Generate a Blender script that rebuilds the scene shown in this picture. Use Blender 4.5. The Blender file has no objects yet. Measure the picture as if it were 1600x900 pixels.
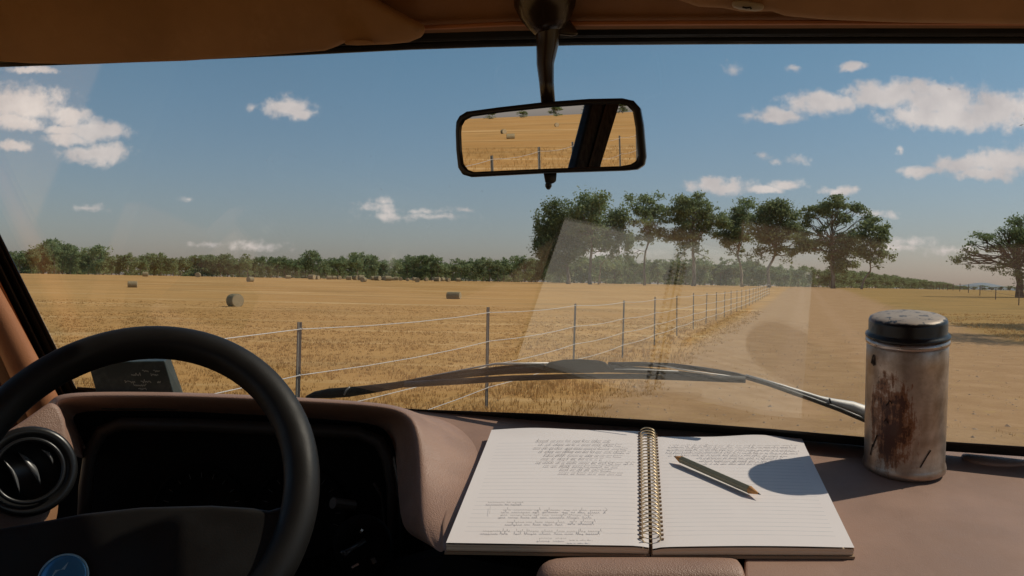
import bpy, bmesh, math, random
from mathutils import Vector, Matrix, noise
R = math.radians
C = bpy.context.scene.collection
scene = bpy.context.scene
random.seed(7)

# ------------------------------------------------------------------ camera
F = 1400.0                      # focal length in pixels of the 1600 px wide photograph
H = 1.6                         # eye height above the paddock
cam_d = bpy.data.cameras.new('camera'); cam = bpy.data.objects.new('camera', cam_d); C.objects.link(cam)
cam_d.sensor_width = 36.0; cam_d.lens = 36.0 * F / 1600.0
cam_d.clip_start = 0.02; cam_d.clip_end = 20000
CAMR = Matrix.Rotation(R(90 - 0.41), 3, 'X') @ Matrix.Rotation(R(1.0), 3, 'Z')
cam.matrix_world = Matrix.Translation((0, 0, H)) @ CAMR.to_4x4()
scene.camera = cam
CAM = Vector((0, 0, H))

# ------------------------------------------------------------------ light
SUN = Vector((0.640, 0.150, 0.768)).normalized()
SUN_EL = math.asin(SUN.z); SUN_AZ = math.atan2(SUN.x, SUN.y)
sl = bpy.data.lights.new('sun', 'SUN'); sl.energy = 3.3; sl.angle = R(0.55); sl.color = (1.0, 0.885, 0.745)
so = bpy.data.objects.new('sun', sl); C.objects.link(so)
so.rotation_euler = SUN.to_track_quat('Z', 'Y').to_euler(); so.location = (30, 0, 60)

scene.view_settings.view_transform = 'Standard'
scene.view_settings.look = 'None'
scene.view_settings.exposure = 0.06
scene.view_settings.gamma = 1.0
scene.cycles.max_bounces = 8
scene.cycles.diffuse_bounces = 4
scene.cycles.glossy_bounces = 5
scene.cycles.transparent_max_bounces = 16
scene.cycles.use_denoising = True
scene.cycles.caustics_reflective = False
scene.cycles.caustics_refractive = False

# cloud pieces: photo position (x, y) and half sizes (pixels)
CLOUDS = [
 (30,165,95,36),(110,185,40,22),(20,190,60,18),(155,205,50,20),(150,240,62,20),(110,218,50,12),(25,229,36,8),(45,112,50,7),(100,205,40,10),
 (450,170,44,17),(452,160,22,17),(470,178,30,11),(388,166,12,8),
 (590,324,52,12),(612,338,60,9),(665,328,40,6),(598,314,22,8),(690,338,58,7),(725,326,25,5),
 (140,326,26,8),(293,312,18,6),(400,386,60,8),(330,384,40,5),
 (1215,178,46,14),(1290,160,75,20),(1390,150,90,26),(1470,160,100,32),(1560,172,100,34),(1480,185,130,22),(1660,170,120,40),(1175,180,26,9),(1440,140,60,18),
 (1440,268,40,9),(1500,258,50,17),(1560,252,62,24),(1640,248,90,32),(1540,272,70,13),
 (1130,292,62,13),(1112,287,30,13),(1230,288,34,9),(1195,295,30,8),(1310,296,34,10),
 (1248,252,26,9),(1193,244,14,7),(1211,254,11,6),(1408,236,9,7),(1330,104,30,8),(1237,108,14,8),(1145,105,22,12),
 (1425,378,58,11),(1400,388,80,9),(1365,334,40,7),(1500,392,60,9),(950,395,100,8),
 (-180,150,120,30),(-330,260,160,24),(1900,120,180,30),(2100,300,200,24),
]

def px_dir(px, py):
    v = CAMR @ Vector(((px - 800) / F, (450 - py) / F, -1.0))
    return v / v.y                      # y component is 1: scale = depth

def P(px, py, d):
    return CAM + px_dir(px, py) * d

def build_world():
    w = bpy.data.worlds.new('World'); scene.world = w; w.use_nodes = True
    nt = w.node_tree; nt.nodes.clear(); N = nt.nodes; L = nt.links
    out = N.new('ShaderNodeOutputWorld'); bg = N.new('ShaderNodeBackground'); bg.inputs[1].default_value = 0.085
    L.new(bg.outputs[0], out.inputs[0])
    sky = N.new('ShaderNodeTexSky'); sky.sky_type = 'NISHITA'; sky.sun_disc = False
    sky.sun_elevation = SUN_EL; sky.sun_rotation = SUN_AZ
    sky.altitude = 200; sky.air_density = 1.0; sky.dust_density = 1.2; sky.ozone_density = 2.5
    hs = N.new('ShaderNodeHueSaturation'); hs.inputs['Saturation'].default_value = 0.92; hs.inputs['Value'].default_value = 0.95
    L.new(sky.outputs[0], hs.inputs['Color'])
    warm = N.new('ShaderNodeMixRGB'); warm.blend_type = 'MULTIPLY'; warm.inputs[0].default_value = 1
    L.new(hs.outputs[0], warm.inputs[1])
    tc = N.new('ShaderNodeTexCoord'); sp = N.new('ShaderNodeSeparateXYZ'); L.new(tc.outputs['Generated'], sp.inputs[0])
    el = N.new('ShaderNodeMapRange'); el.inputs['From Min'].default_value = 0.0; el.inputs['From Max'].default_value = 0.24; L.new(sp.outputs[2], el.inputs['Value'])
    ec = N.new('ShaderNodeMixRGB'); ec.inputs[1].default_value = (1.05, 0.93, 1.0, 1); ec.inputs[2].default_value = (0.80, 1.03, 1.06, 1)
    L.new(el.outputs[0], ec.inputs[0]); L.new(ec.outputs[0], warm.inputs[2])
    def m(op, a, b=None, c=None, clamp=False):
        n = N.new('ShaderNodeMath'); n.operation = op; n.use_clamp = clamp
        for i, x in enumerate((a, b, c)):
            if x is None: continue
            if isinstance(x, (int, float)): n.inputs[i].default_value = x
            else: L.new(x, n.inputs[i])
        return n.outputs[0]
    ysafe = m('MAXIMUM', sp.outputs[1], 0.08)
    u = m('DIVIDE', sp.outputs[0], ysafe); v = m('DIVIDE', sp.outputs[2], ysafe)
    cb = N.new('ShaderNodeCombineXYZ'); L.new(u, cb.inputs[0]); L.new(v, cb.inputs[1])
    # billowy displacement of the cloud outlines
    def noi(scale, detail, rough, src):
        n = N.new('ShaderNodeTexNoise'); n.inputs['Scale'].default_value = scale; n.inputs['Detail'].default_value = detail
        n.inputs['Roughness'].default_value = rough; L.new(src, n.inputs['Vector']); return n
    n1 = noi(26, 5, 0.6, cb.outputs[0])
    sub = N.new('ShaderNodeVectorMath'); sub.operation = 'SUBTRACT'; L.new(n1.outputs['Color'], sub.inputs[0]); sub.inputs[1].default_value = (.5, .5, .5)
    ma = N.new('ShaderNodeVectorMath'); ma.operation = 'MULTIPLY_ADD'; L.new(sub.outputs[0], ma.inputs[0]); ma.inputs[1].default_value = (0.030, 0.022, 0)
    L.new(cb.outputs[0], ma.inputs[2])
    acc = None
    for (cx, cy, a, b) in CLOUDS:
        d = px_dir(cx, cy); ra, rb = a * 1.12 / F, b * 1.15 / F
        q = N.new('ShaderNodeVectorMath'); q.operation = 'MULTIPLY_ADD'
        L.new(ma.outputs[0], q.inputs[0]); q.inputs[1].default_value = (1 / ra, 1 / rb, 0); q.inputs[2].default_value = (-d.x / ra, -d.z / rb, 0)
        ln = N.new('ShaderNodeVectorMath'); ln.operation = 'LENGTH'; L.new(q.outputs[0], ln.inputs[0])
        amp = 0.45 if (a < 30 or cy > 320) else 1.0
        e = m('MULTIPLY_ADD', ln.outputs['Value'], -amp, amp)
        acc = e if acc is None else m('MAXIMUM', acc, e)
    n2 = noi(60, 6, 0.62, cb.outputs[0])
    dens = m('ADD', acc, m('MULTIPLY_ADD', n2.outputs['Fac'], 1.35, -0.72))
    mr = N.new('ShaderNodeMapRange'); mr.interpolation_type = 'SMOOTHSTEP'
    mr.inputs['From Min'].default_value = -0.04; mr.inputs['From Max'].default_value = 0.62; L.new(dens, mr.inputs['Value'])
    front = m('GREATER_THAN', sp.outputs[1], 0.1)
    fac = m('MULTIPLY', mr.outputs[0], front); fac = m('MULTIPLY', fac, 0.86)
    # cloud body: shading put into the colour as random brighter and greyer patches
    sh = N.new('ShaderNodeMapRange'); sh.inputs['From Min'].default_value = 0.3; sh.inputs['From Max'].default_value = 0.75
    n3 = noi(20, 4, 0.55, cb.outputs[0]); L.new(n3.outputs['Fac'], sh.inputs['Value'])
    cm = N.new('ShaderNodeMixRGB'); cm.inputs[1].default_value = (7.6, 6.7, 6.6, 1); cm.inputs[2].default_value = (11.4, 10.0, 9.4, 1)
    L.new(sh.outputs[0], cm.inputs[0])
    mix = N.new('ShaderNodeMixRGB'); L.new(fac, mix.inputs[0]); L.new(warm.outputs[0], mix.inputs[1]); L.new(cm.outputs[0], mix.inputs[2])
    L.new(mix.outputs[0], bg.inputs[0])
build_world()

# ------------------------------------------------------------------ helpers
def new_mat(name, col=(.5, .5, .5), rough=.6, metal=0.0, spec=.5):
    m = bpy.data.materials.new(name); m.use_nodes = True
    b = m.node_tree.nodes['Principled BSDF']
    b.inputs['Base Color'].default_value = (*col, 1); b.inputs['Roughness'].default_value = rough
    b.inputs['Metallic'].default_value = metal; b.inputs['Specular IOR Level'].default_value = spec
    return m

class NT:
    """small node-tree helper"""
    def __init__(s, m): s.t = m.node_tree; s.N = s.t.nodes; s.L = s.t.links; s.b = s.N.get('Principled BSDF')
    def link(s, v, sock):
        if isinstance(v, bpy.types.NodeSocket): s.L.new(v, sock)
        elif isinstance(v, tuple) and len(v) == 3 and sock.type == 'RGBA': sock.default_value = (*v, 1)
        else: sock.default_value = v
    def pos(s, kind='Object'):
        return s.N.new('ShaderNodeTexCoord').outputs[kind]
    def wpos(s): return s.N.new('ShaderNodeNewGeometry').outputs['Position']
    def map(s, v, scale=(1, 1, 1), rot=(0, 0, 0), loc=(0, 0, 0)):
        n = s.N.new('ShaderNodeMapping'); s.L.new(v, n.inputs[0]); n.inputs['Scale'].default_value = scale
        n.inputs['Rotation'].default_value = rot; n.inputs['Location'].default_value = loc; return n.outputs[0]
    def noise(s, v, scale, detail=4, rough=.55, dist=0, out='Fac'):
        n = s.N.new('ShaderNodeTexNoise'); s.L.new(v, n.inputs['Vector']); n.inputs['Scale'].default_value = scale
        n.inputs['Detail'].default_value = detail; n.inputs['Roughness'].default_value = rough; n.inputs['Distortion'].default_value = dist
        return n.outputs[out]
    def voro(s, v, scale, feature='F1', out='Distance'):
        n = s.N.new('ShaderNodeTexVoronoi'); n.feature = feature; s.L.new(v, n.inputs['Vector']); n.inputs['Scale'].default_value = scale
        return n.outputs[out]
    def math(s, op, a, b=0.0, c=0.0, clamp=False):
        n = s.N.new('ShaderNodeMath'); n.operation = op; n.use_clamp = clamp
        s.link(a, n.inputs[0]); s.link(b, n.inputs[1]); s.link(c, n.inputs[2]); return n.outputs[0]
    def rng(s, v, a, b, c=0.0, d=1.0, smooth=True):
        n = s.N.new('ShaderNodeMapRange'); s.link(v, n.inputs['Value']); n.inputs['From Min'].default_value = a; n.inputs['From Max'].default_value = b
        n.inputs['To Min'].default_value = c; n.inputs['To Max'].default_value = d
        if smooth: n.interpolation_type = 'SMOOTHSTEP'
        return n.outputs[0]
    def mix(s, f, a, b, mode='MIX'):
        n = s.N.new('ShaderNodeMixRGB'); n.blend_type = mode; s.link(f, n.inputs[0]); s.link(a, n.inputs[1]); s.link(b, n.inputs[2]); return n.outputs[0]
    def sep(s, v):
        n = s.N.new('ShaderNodeSeparateXYZ'); s.L.new(v, n.inputs[0]); return n.outputs
    def bump(s, h, strength, dist):
        n = s.N.new('ShaderNodeBump'); n.inputs['Strength'].default_value = strength; n.inputs['Distance'].default_value = dist
        s.L.new(h, n.inputs['Height']); s.L.new(n.outputs[0], s.b.inputs['Normal'])
    def base(s, v): s.link(v, s.b.inputs['Base Color'])
    def rough(s, v): s.link(v, s.b.inputs['Roughness'])

def meshobj(name, verts, faces, mat=None, parent=None, smooth=False, mats=None, midx=None):
    me = bpy.data.meshes.new(name); me.from_pydata([tuple(v) for v in verts], [], faces); me.validate(); me.update()
    o = bpy.data.objects.new(name, me); C.objects.link(o)
    if mat: me.materials.append(mat)
    if mats:
        for k in mats: me.materials.append(k)
    if midx:
        for p, i in zip(me.polygons, midx): p.material_index = i
    if smooth:
        for p in me.polygons: p.use_smooth = True
    if parent:
        o.parent = parent; o.matrix_parent_inverse = parent_inv(parent)
    return o

def parent_inv(p):
    m = Matrix.Identity(4); q = p; chain = []
    while q: chain.append(q); q = q.parent
    for q in reversed(chain): m = m @ (q.matrix_parent_inverse @ q.matrix_basis if q.parent else q.matrix_basis)
    return m.inverted()

def empty(name, loc, label=None, cat=None, group=None):
    o = bpy.data.objects.new(name, None); o.empty_display_size = .1; C.objects.link(o); o.location = loc
    tag(o, label, cat, group); return o

def tag(o, label=None, cat=None, group=None, kind=None):
    if label: o['label'] = label
    if cat: o['category'] = cat
    if group: o['group'] = group
    if kind: o['kind'] = kind
    return o

def fix_normals(o):
    bm = bmesh.new(); bm.from_mesh(o.data); bmesh.ops.recalc_face_normals(bm, faces=bm.faces); bm.to_mesh(o.data); bm.free()

def mod_bevel(o, w, seg=3):
    m = o.modifiers.new('bevel', 'BEVEL'); m.width = w; m.segments = seg; m.limit_method = 'ANGLE'; m.angle_limit = R(35)
def mod_sub(o, lv=2):
    m = o.modifiers.new('sub', 'SUBSURF'); m.levels = lv; m.render_levels = lv

class MB:
    def __init__(s): s.v = []; s.f = []; s.m = []
    def add(s, vs, fs, mi=0):
        b = len(s.v); s.v += [Vector(x) for x in vs]; s.f += [tuple(i + b for i in f) for f in fs]; s.m += [mi] * len(fs)
    def tube(s, pts, rad, seg=8, mi=0, cap=True, closed=False):
        pts = [Vector(p) for p in pts]; n = len(pts)
        rs = rad if isinstance(rad, (list, tuple)) else [rad] * n
        vs = []; up = Vector((0.13, 0.31, 0.94)).normalized(); prev = None
        for i, p in enumerate(pts):
            if closed: t = (pts[(i + 1) % n] - pts[i - 1]).normalized()
            else: t = (pts[min(i + 1, n - 1)] - pts[max(i - 1, 0)]).normalized()
            if prev is None:
                a = t.cross(up); a = a.normalized() if a.length > 1e-4 else t.orthogonal().normalized()
            else:
                a = (prev - t * prev.dot(t)).normalized()
            prev = a; b = t.cross(a)
            for k in range(seg):
                an = 2 * math.pi * k / seg
                vs.append(p + (a * math.cos(an) + b * math.sin(an)) * rs[i])
        fs = []
        for i in range(n if closed else n - 1):
            j = (i + 1) % n
            for k in range(seg):
                k2 = (k + 1) % seg
                fs.append((i * seg + k, i * seg + k2, j * seg + k2, j * seg + k))
        if cap and not closed:
            fs.append(tuple(range(seg))[::-1]); fs.append(tuple((n - 1) * seg + k for k in range(seg)))
        s.add(vs, fs, mi)
    def prism(s, front, back, mi=0):
        """two matching outlines -> closed solid"""
        n = len(front); fs = [tuple(range(n)), tuple(range(n, 2 * n))[::-1]]
        for i in range(n):
            j = (i + 1) % n; fs.append((i, i + n, j + n, j))
        s.add(list(front) + list(back), fs, mi)
    def box(s, a, b, mi=0):
        x0, y0, z0 = a; x1, y1, z1 = b
        s.prism([(x0, y0, z0), (x1, y0, z0), (x1, y0, z1), (x0, y0, z1)], [(x0, y1, z0), (x1, y1, z0), (x1, y1, z1), (x0, y1, z1)], mi)
    def lathe(s, prof, o, ax, seg=48, mi=0):
        ax = Vector(ax).normalized(); a = ax.orthogonal().normalized(); b = ax.cross(a); o = Vector(o)
        vs = []
        for (r, h) in prof:
            for k in range(seg):
                t = 2 * math.pi * k / seg; vs.append(o + ax * h + (a * math.cos(t) + b * math.sin(t)) * r)
        fs = []
        for i in range(len(prof) - 1):
            for k in range(seg):
                k2 = (k + 1) % seg; fs.append((i * seg + k, i * seg + k2, (i + 1) * seg + k2, (i + 1) * seg + k))
        fs.append(tuple(range(seg))[::-1]); fs.append(tuple((len(prof) - 1) * seg + k for k in range(seg)))
        s.add(vs, fs, mi)
    def loops(s, ls, mi=0, close=False):
        n = len(ls[0]); vs = [p for l in ls for p in l]; fs = []
        for i in range(len(ls) - 1):
            for k in range(n if close else n - 1):
                k2 = (k + 1) % n; fs.append((i * n + k, i * n + k2, (i + 1) * n + k2, (i + 1) * n + k))
        s.add(vs, fs, mi)
    def build(s, name, mat=None, parent=None, smooth=False, mats=None, fix=True):
        o = meshobj(name, s.v, s.f, mat, parent, smooth, mats, s.m if mats else None)
        if fix: fix_normals(o)
        return o

# ------------------------------------------------------------------ terrain
def tz(x, y):
    r = math.hypot(x, y)
    t = min(max((r - 38) / 150.0, 0), 1); t = t * t * (3 - 2 * t)
    z = 1.36 * t
    if r > 190: z += 0.10 * min((r - 190) / 300.0, 1)
    return z + 0.02 * math.sin(x * .31) * math.sin(y * .23)

def hit(px, py):
    """where the sight line through a photo pixel meets the ground"""
    d = px_dir(px, py); t = 2.0
    while t < 3000:
        p = CAM + d * t
        if p.z <= tz(p.x, p.y): break
        t *= 1.004
    return CAM + d * t

FX, FC = .325, -3.89            # the fence line: x = FX * y + FC

def ground_mat():
    m = new_mat('dry_ground', rough=1.0, spec=.1); n = NT(m); w = n.wpos(); x, y, z = n.sep(w)[0:3]
    s = n.math('SUBTRACT', x, n.math('MULTIPLY', y, FX))
    wob = n.math('MULTIPLY_ADD', n.noise(w, .22, 4, .6), 3.2, -1.6)
    wob2 = n.math('MULTIPLY_ADD', n.noise(w, 2.1, 4, .6), 0.9, -.45)
    sw = n.math('ADD', s, n.math('ADD', wob, wob2))
    sn = n.math('ADD', s, wob2)
    # paddock colour
    big = n.noise(w, .05, 4, .6); mid = n.noise(n.map(w, scale=(.25, .9, 1)), .45, 5, .65); fine = n.noise(w, 9, 5, .75)
    veryfine = n.noise(w, 45, 4, .8)
    c = n.mix(n.rng(big, .35, .65), (.430, .232, .074), (.505, .285, .098))
    c = n.mix(n.rng(mid, .48, .72), c, (.37, .215, .075))
    c = n.mix(n.rng(n.noise(n.map(w, scale=(.03, .28, 1)), 1, 4, .6), .55, .68), c, (.62, .41, .19))
    c = n.mix(n.rng(fine, .45, .75, 0, .5), c, (.33, .19, .06))
    c = n.mix(n.rng(veryfine, .52, .7, 0, .4), c, (.72, .50, .23))
    patch = n.noise(n.map(w, scale=(.35, 1, 1), rot=(0, 0, .2)), .16, 5, .68)
    c = n.mix(n.rng(patch, .50, .66, 0, .75), c, (.33, .195, .066))
    c = n.mix(n.rng(n.noise(n.map(w, scale=(.12, .8, 1), loc=(9, 4, 0)), .35, 5, .7), .57, .70, 0, .8), c, (.58, .37, .165))
    # dirt track
    dn = n.noise(w, 1.3, 5, .65); df = n.noise(w, 18, 5, .75)
    d = n.mix(n.rng(dn, .35, .7), (.355, .212, .100), (.44, .275, .138))
    d = n.mix(n.rng(df, .5, .7, 0, .6), d, (.30, .175, .09))
    d = n.mix(n.rng(n.noise(w, 60, 3, .7), .6, .72, 0, .5), d, (.56, .42, .29))
    ruts = n.math('ADD', n.rng(n.math('ABSOLUTE', n.math('SUBTRACT', n.math('ADD', s, n.math('MULTIPLY', wob2, .5)), -.2)), .15, .5, 1, 0), n.rng(n.math('ABSOLUTE', n.math('SUBTRACT', n.math('ADD', s, n.math('MULTIPLY', wob2, .5)), 1.7)), .15, .5, 1, 0))
    d = n.mix(n.math('MULTIPLY', ruts, .18), d, (.51, .33, .195))
    tw = n.rng(n.noise(w, 3.3, 6, .75), .56, .66, 0, .6); d = n.mix(n.math('MULTIPLY', tw, n.math('SUBTRACT', 1.0, n.math('MULTIPLY', ruts, .8))), d, (.44, .29, .11))
    # grass right of the track
    g = n.mix(n.rng(mid, .4, .65), (.37, .225, .070), (.27, .175, .055))
    g = n.mix(n.rng(fine, .5, .75, 0, .7), g, (.19, .13, .05))
    g = n.mix(n.rng(veryfine, .55, .7, 0, .5), g, (.42, .30, .12))
    col = n.mix(n.rng(sn, -3.2, -2.3), c, d)
    col = n.mix(n.rng(sw, 5.6, 7.6), col, g)
    n.base(col)
    n.bump(n.math('ADD', fine, n.math('MULTIPLY', veryfine, .5)), .4, .03)
    return m
GM = ground_mat()

def build_ground():
    # polar sheet reaching the horizon
    rs = [0.0, 3, 6, 9, 12, 16, 20, 25, 30, 36, 42, 50, 58, 68, 78, 90, 105, 120, 140, 160, 190, 230, 290, 360, 450, 600, 900, 1500, 3000, 9000]
    seg = 96; vs = [(0, 0, 0)]; fs = []
    for r in rs[1:]:
        for k in range(seg):
            a = 2 * math.pi * k / seg; x, y = r * math.cos(a), r * math.sin(a); vs.append((x, y, tz(x, y)))
    for k in range(seg): fs.append((0, 1 + k, 1 + (k + 1) % seg))
    for i in range(len(rs) - 2):
        for k in range(seg):
            k2 = (k + 1) % seg; a = 1 + i * seg; b = a + seg; fs.append((a + k, b + k, b + k2, a + k2))
    o = meshobj('ground', vs, fs, GM, smooth=True); tag(o, kind='structure')
    # the dirt track beside the fence, an uneven strip
    vs = []; fs = []; n = 0; y = -60.0
    while y < 420:
        for j in range(9):
            s = -2.4 + (6.4 + 2.4) * j / 8
            if j in (0, 8): s += (noise.noise(Vector((y * .18, j, 3.3)))) * .8
            x = s + FX * y; vs.append((x, y, tz(x, y) + .012))
        n += 1; y += 1.5 if y < 60 else 6
    for i in range(n - 1):
        for j in range(8): a = i * 9 + j; fs.append((a, a + 1, a + 10, a + 9))
    o = meshobj('dirt_track', vs, fs, GM, smooth=True); tag(o, kind='structure')
build_ground()

# far hills beyond the paddocks
def hills():
    m = new_mat('hazy_hill', (.23, .27, .30), 1, spec=0); vs = []; fs = []; n = 60  # distance haze is mixed into the blue-grey base colour
    for i in range(n):
        px = 1380 + i * (1800 - 1380) / (n - 1); d = px_dir(px, 455)
        hgt = 12 + 34 * max(0, math.exp(-((px - 1535) / 34.0) ** 2)) + 14 * math.exp(-((px - 1470) / 25.0) ** 2) + 3 * noise.noise(Vector((px * .05, 1, 0)))
        a = CAM + d * 5200; b = CAM + d * 6200
        vs += [(a.x, a.y, 0), (a.x * 1.06, a.y * 1.06, hgt), (b.x, b.y, 0)]
    for i in range(n - 1):
        a = 3 * i; fs += [(a, a + 3, a + 4, a + 1), (a + 1, a + 4, a + 5, a + 2)]
    o = meshobj('hills', vs, fs, m, smooth=True); tag(o, kind='structure')
hills()

# ------------------------------------------------------------------ grass
def grass():
    m = new_mat('straw', rough=.9, spec=.2); n = NT(m); w = n.wpos()
    n.base(n.mix(n.rng(n.noise(w, 4, 4, .7), .35, .65), (.44, .255, .088), (.57, .355, .14)))
    tr = n.N.new('ShaderNodeBsdfTranslucent'); n.L.new(n.b.inputs['Base Color'].links[0].from_socket, tr.inputs[0])
    mx = n.N.new('ShaderNodeMixShader'); mx.inputs[0].default_value = .5
    n.L.new(n.b.outputs[0], mx.inputs[1]); n.L.new(tr.outputs[0], mx.inputs[2]); n.L.new(mx.outputs[0], n.N['Material Output'].inputs[0])
    rnd = random.Random(3); vs = []; fs = []
    def tuft(x, y, h, k, wd):
        z = tz(x, y)
        for _ in range(k):
            a = rnd.uniform(0, 6.283); bx, by = x + rnd.gauss(0, .035), y + rnd.gauss(0, .035)
            hh = h * rnd.uniform(.45, 1.15); ln = hh * rnd.uniform(.15, .9); w_ = wd * rnd.uniform(.6, 1.3)
            c, s = math.cos(a), math.sin(a); pa = rnd.uniform(0, 3.14); px, py = math.cos(pa) * w_, math.sin(pa) * w_
            b = len(vs)
            vs.extend([(bx - px, by - py, z - .01), (bx + px, by + py, z - .01),
                       (bx + c * ln * .35 + px * .7, by + s * ln * .35 + py * .7, z + hh * .6), (bx + c * ln * .35 - px * .7, by + s * ln * .35 - py * .7, z + hh * .6),
                       (bx + c * ln, by + s * ln, z + hh)])
            fs.extend([(b, b + 1, b + 2, b + 3), (b + 3, b + 2, b + 4)])
    cnt = 0
    while cnt < 30000:
        y = 5.0 + 50 * rnd.random() ** 1.7; u = rnd.uniform(-.66, .66); x = u * y; s = x - FX * y
        dens = noise.noise(Vector((x * .55, y * .55, 0))) + .5 * noise.noise(Vector((x * 2, y * 2, 5)))
        if s < -3.0:
            if dens < -.15 and rnd.random() < .6: continue
            near = math.exp(-((s + 3.8) / .6) ** 2)
            tuft(x, y, (.055 + .06 * max(dens, 0)) * (1 + 1.0 * near) * max(.35, 1 - y / 70), 5, .0030 + .00022 * y)
        elif s < -2.3 + .5 * dens: tuft(x, y, .07, 4, .003 + .00022 * y)
        elif s > 6.8 and dens > -.1: tuft(x, y, .08, 4, .004 + .0002 * y)
        elif rnd.random() < .03: tuft(x, y, .05, 3, .003)
        else: continue
        cnt += 1
    # paddock on the driver's side, seen in the mirror
    for _ in range(6000):
        y = rnd.uniform(-40, 3); x = FX * y + FC - 25 * rnd.random() ** 1.6 + .8
        tuft(x, y, .14, 4, .006)
    o = meshobj('grass', vs, fs, m); tag(o, kind='stuff')
grass()

def stones():
    m = new_mat('stone', rough=.95, spec=.1); n = NT(m); n.base(n.mix(n.noise(n.wpos(), 3, 3), (.50, .36, .24), (.30, .21, .14)))
    rs = random.Random(8); vs = []; fs = []
    for _ in range(2600):
        y = 5 + 35 * rs.random() ** 1.6; s = rs.uniform(-2.6, 6.5); x = s + FX * y; r = rs.uniform(.008, .026) * (1 + .5 * (rs.random() < .08)); z = tz(x, y) + .012
        b = len(vs); k = 5
        for q in range(k): a = 6.283 * q / k + rs.uniform(-.3, .3); vs.append((x + math.cos(a) * r, y + math.sin(a) * r * .8, z))
        vs.append((x + rs.uniform(-.3, .3) * r, y, z + r * rs.uniform(.4, .8)))
        for q in range(k): fs.append((b + q, b + (q + 1) % k, b + k))
    o = meshobj('gravel', vs, fs, m); tag(o, kind='stuff')
stones()

# ------------------------------------------------------------------ fence
def fences():
    pm = new_mat('galvanised', rough=.6, metal=.35); n = NT(pm); w = n.pos()
    n.base(n.mix(n.noise(w, 14, 5, .7), (.10, .105, .10), (.24, .235, .215)))
    wm = new_mat('wire', (.62, .58, .53), .45, .3)
    rp = new_mat('old_post', (.12, .095, .07), .9)
    f = empty('wire_fence', (FC, 0, 0), 'post and wire fence with grey steel posts running beside the dirt track', 'fence')
    ys = [6.9 + 4.17 * k * .5 for k in range(-20, -5)] + [6.9 + 4.17 * k for k in range(-2, 24)]
    rnd = random.Random(5)
    for i, y in enumerate(ys):
        x = FX * y + FC; z = tz(x, y); b = MB(); a = math.atan(FX) + rnd.uniform(-.2, .2); ln = rnd.uniform(-.02, .02)
        r = .021 if y < 14 else .017; h = 1.27 * rnd.uniform(.98, 1.02)
        # star section: three flanges
        for k in range(3):
            t = a + k * 2.094; dx, dy = math.cos(t) * r, math.sin(t) * r; nx, ny = -math.sin(t) * .005, math.cos(t) * .005
            b.prism([(x - nx, y - ny, z - .05), (x + dx - nx, y + dy - ny, z - .05), (x + dx + nx, y + dy + ny, z - .05), (x + nx, y + ny, z - .05)],
                    [(x - nx + ln, y - ny, z + h), (x + dx - nx + ln, y + dy - ny, z + h), (x + dx + nx + ln, y + dy + ny, z + h), (x + nx + ln, y + ny, z + h)])
        b.build('post', pm, f)
    hs = [1.215, .86, .56, .29]
    for k, hz in enumerate(hs):
        b = MB(); pts = []; rr = []
        for i, y in enumerate(ys[:-1]):
            y2 = ys[i + 1]
            for q in range(4):
                t = q / 4; yy = y + (y2 - y) * t; xx = FX * yy + FC + .03; sag = .03 * 4 * t * (1 - t)
                pts.append((xx, yy, tz(xx, yy) + hz - sag)); rr.append(.0032 + max(0, yy) * .00012)
        b.tube(pts, rr, 6); b.build('wire', wm, f)
    # clips that tie the wires to the nearer posts
    for y in ys[14:27]:
        for hz in hs:
            b = MB(); x = FX * y + FC; b.tube([(x + .03 + .012 * math.cos(t), y + .02 * math.sin(t), tz(x, y) + hz + .006 * math.sin(2 * t)) for t in (0, 1, 2, 3, 4, 5)], .004, 5); b.build('tie_clip', wm, f)
    # far fence on the passenger side
    g = empty('paddock_fence', (43, 76, tz(43, 76)), 'distant low fence of thin dark posts across the grass beyond the rusty tin', 'fence')
    pts = []
    for k in range(14):
        y = 76 + 18 * k; x = 43 + .43 * (y - 76); b = MB(); z = tz(x, y)
        b.tube([(x, y, z - .1), (x + .03, y, z + 1.3)], .034 + .00015 * y, 6); b.build('post', rp, g); pts.append((x, y, z + 1.2))
    for dz in (0, -.45):
        b = MB(); b.tube([(p[0], p[1], p[2] + dz) for p in [(30, 46, pts[0][2])] + pts], .012, 4); b.build('wire', rp, g)
fences()

# ------------------------------------------------------------------ trees
def leaf_mat(name, c1, c2, c3):
    m = bpy.data.materials.new(name); m.use_nodes = True; n = NT(m)
    w = n.wpos(); oi = n.N.new('ShaderNodeObjectInfo')
    f = n.rng(n.noise(w, .45, 4, .6), .35, .65); g = n.N.new('ShaderNodeNewGeometry').outputs['Random Per Island']
    col = n.mix(f, c1, c2); col = n.mix(n.math('MULTIPLY', g, .45), col, c3)
    col = n.mix(n.math('MULTIPLY', oi.outputs['Random'], .25), col, (.15, .135, .055))
    n.base(col); n.b.inputs['Roughness'].default_value = .65; n.b.inputs['Specular IOR Level'].default_value = .25
    tr = n.N.new('ShaderNodeBsdfTranslucent'); n.L.new(col, tr.inputs[0])
    mx = n.N.new('ShaderNodeMixShader'); mx.inputs[0].default_value = .42
    n.L.new(n.b.outputs[0], mx.inputs[1]); n.L.new(tr.outputs[0], mx.inputs[2])
    n.L.new(mx.outputs[0], n.N['Material Output'].inputs[0])
    return m
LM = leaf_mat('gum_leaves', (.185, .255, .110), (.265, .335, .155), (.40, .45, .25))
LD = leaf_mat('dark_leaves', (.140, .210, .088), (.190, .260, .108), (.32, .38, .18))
BM = new_mat('gum_bark', (.30, .25, .19), .9, spec=.2)
n_ = NT(BM); n_.base(n_.mix(n_.rng(n_.noise(n_.map(n_.wpos(), scale=(1, 1, .3)), 1.5, 4, .7), .4, .6), (.36, .30, .23), (.17, .13, .095)))
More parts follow.
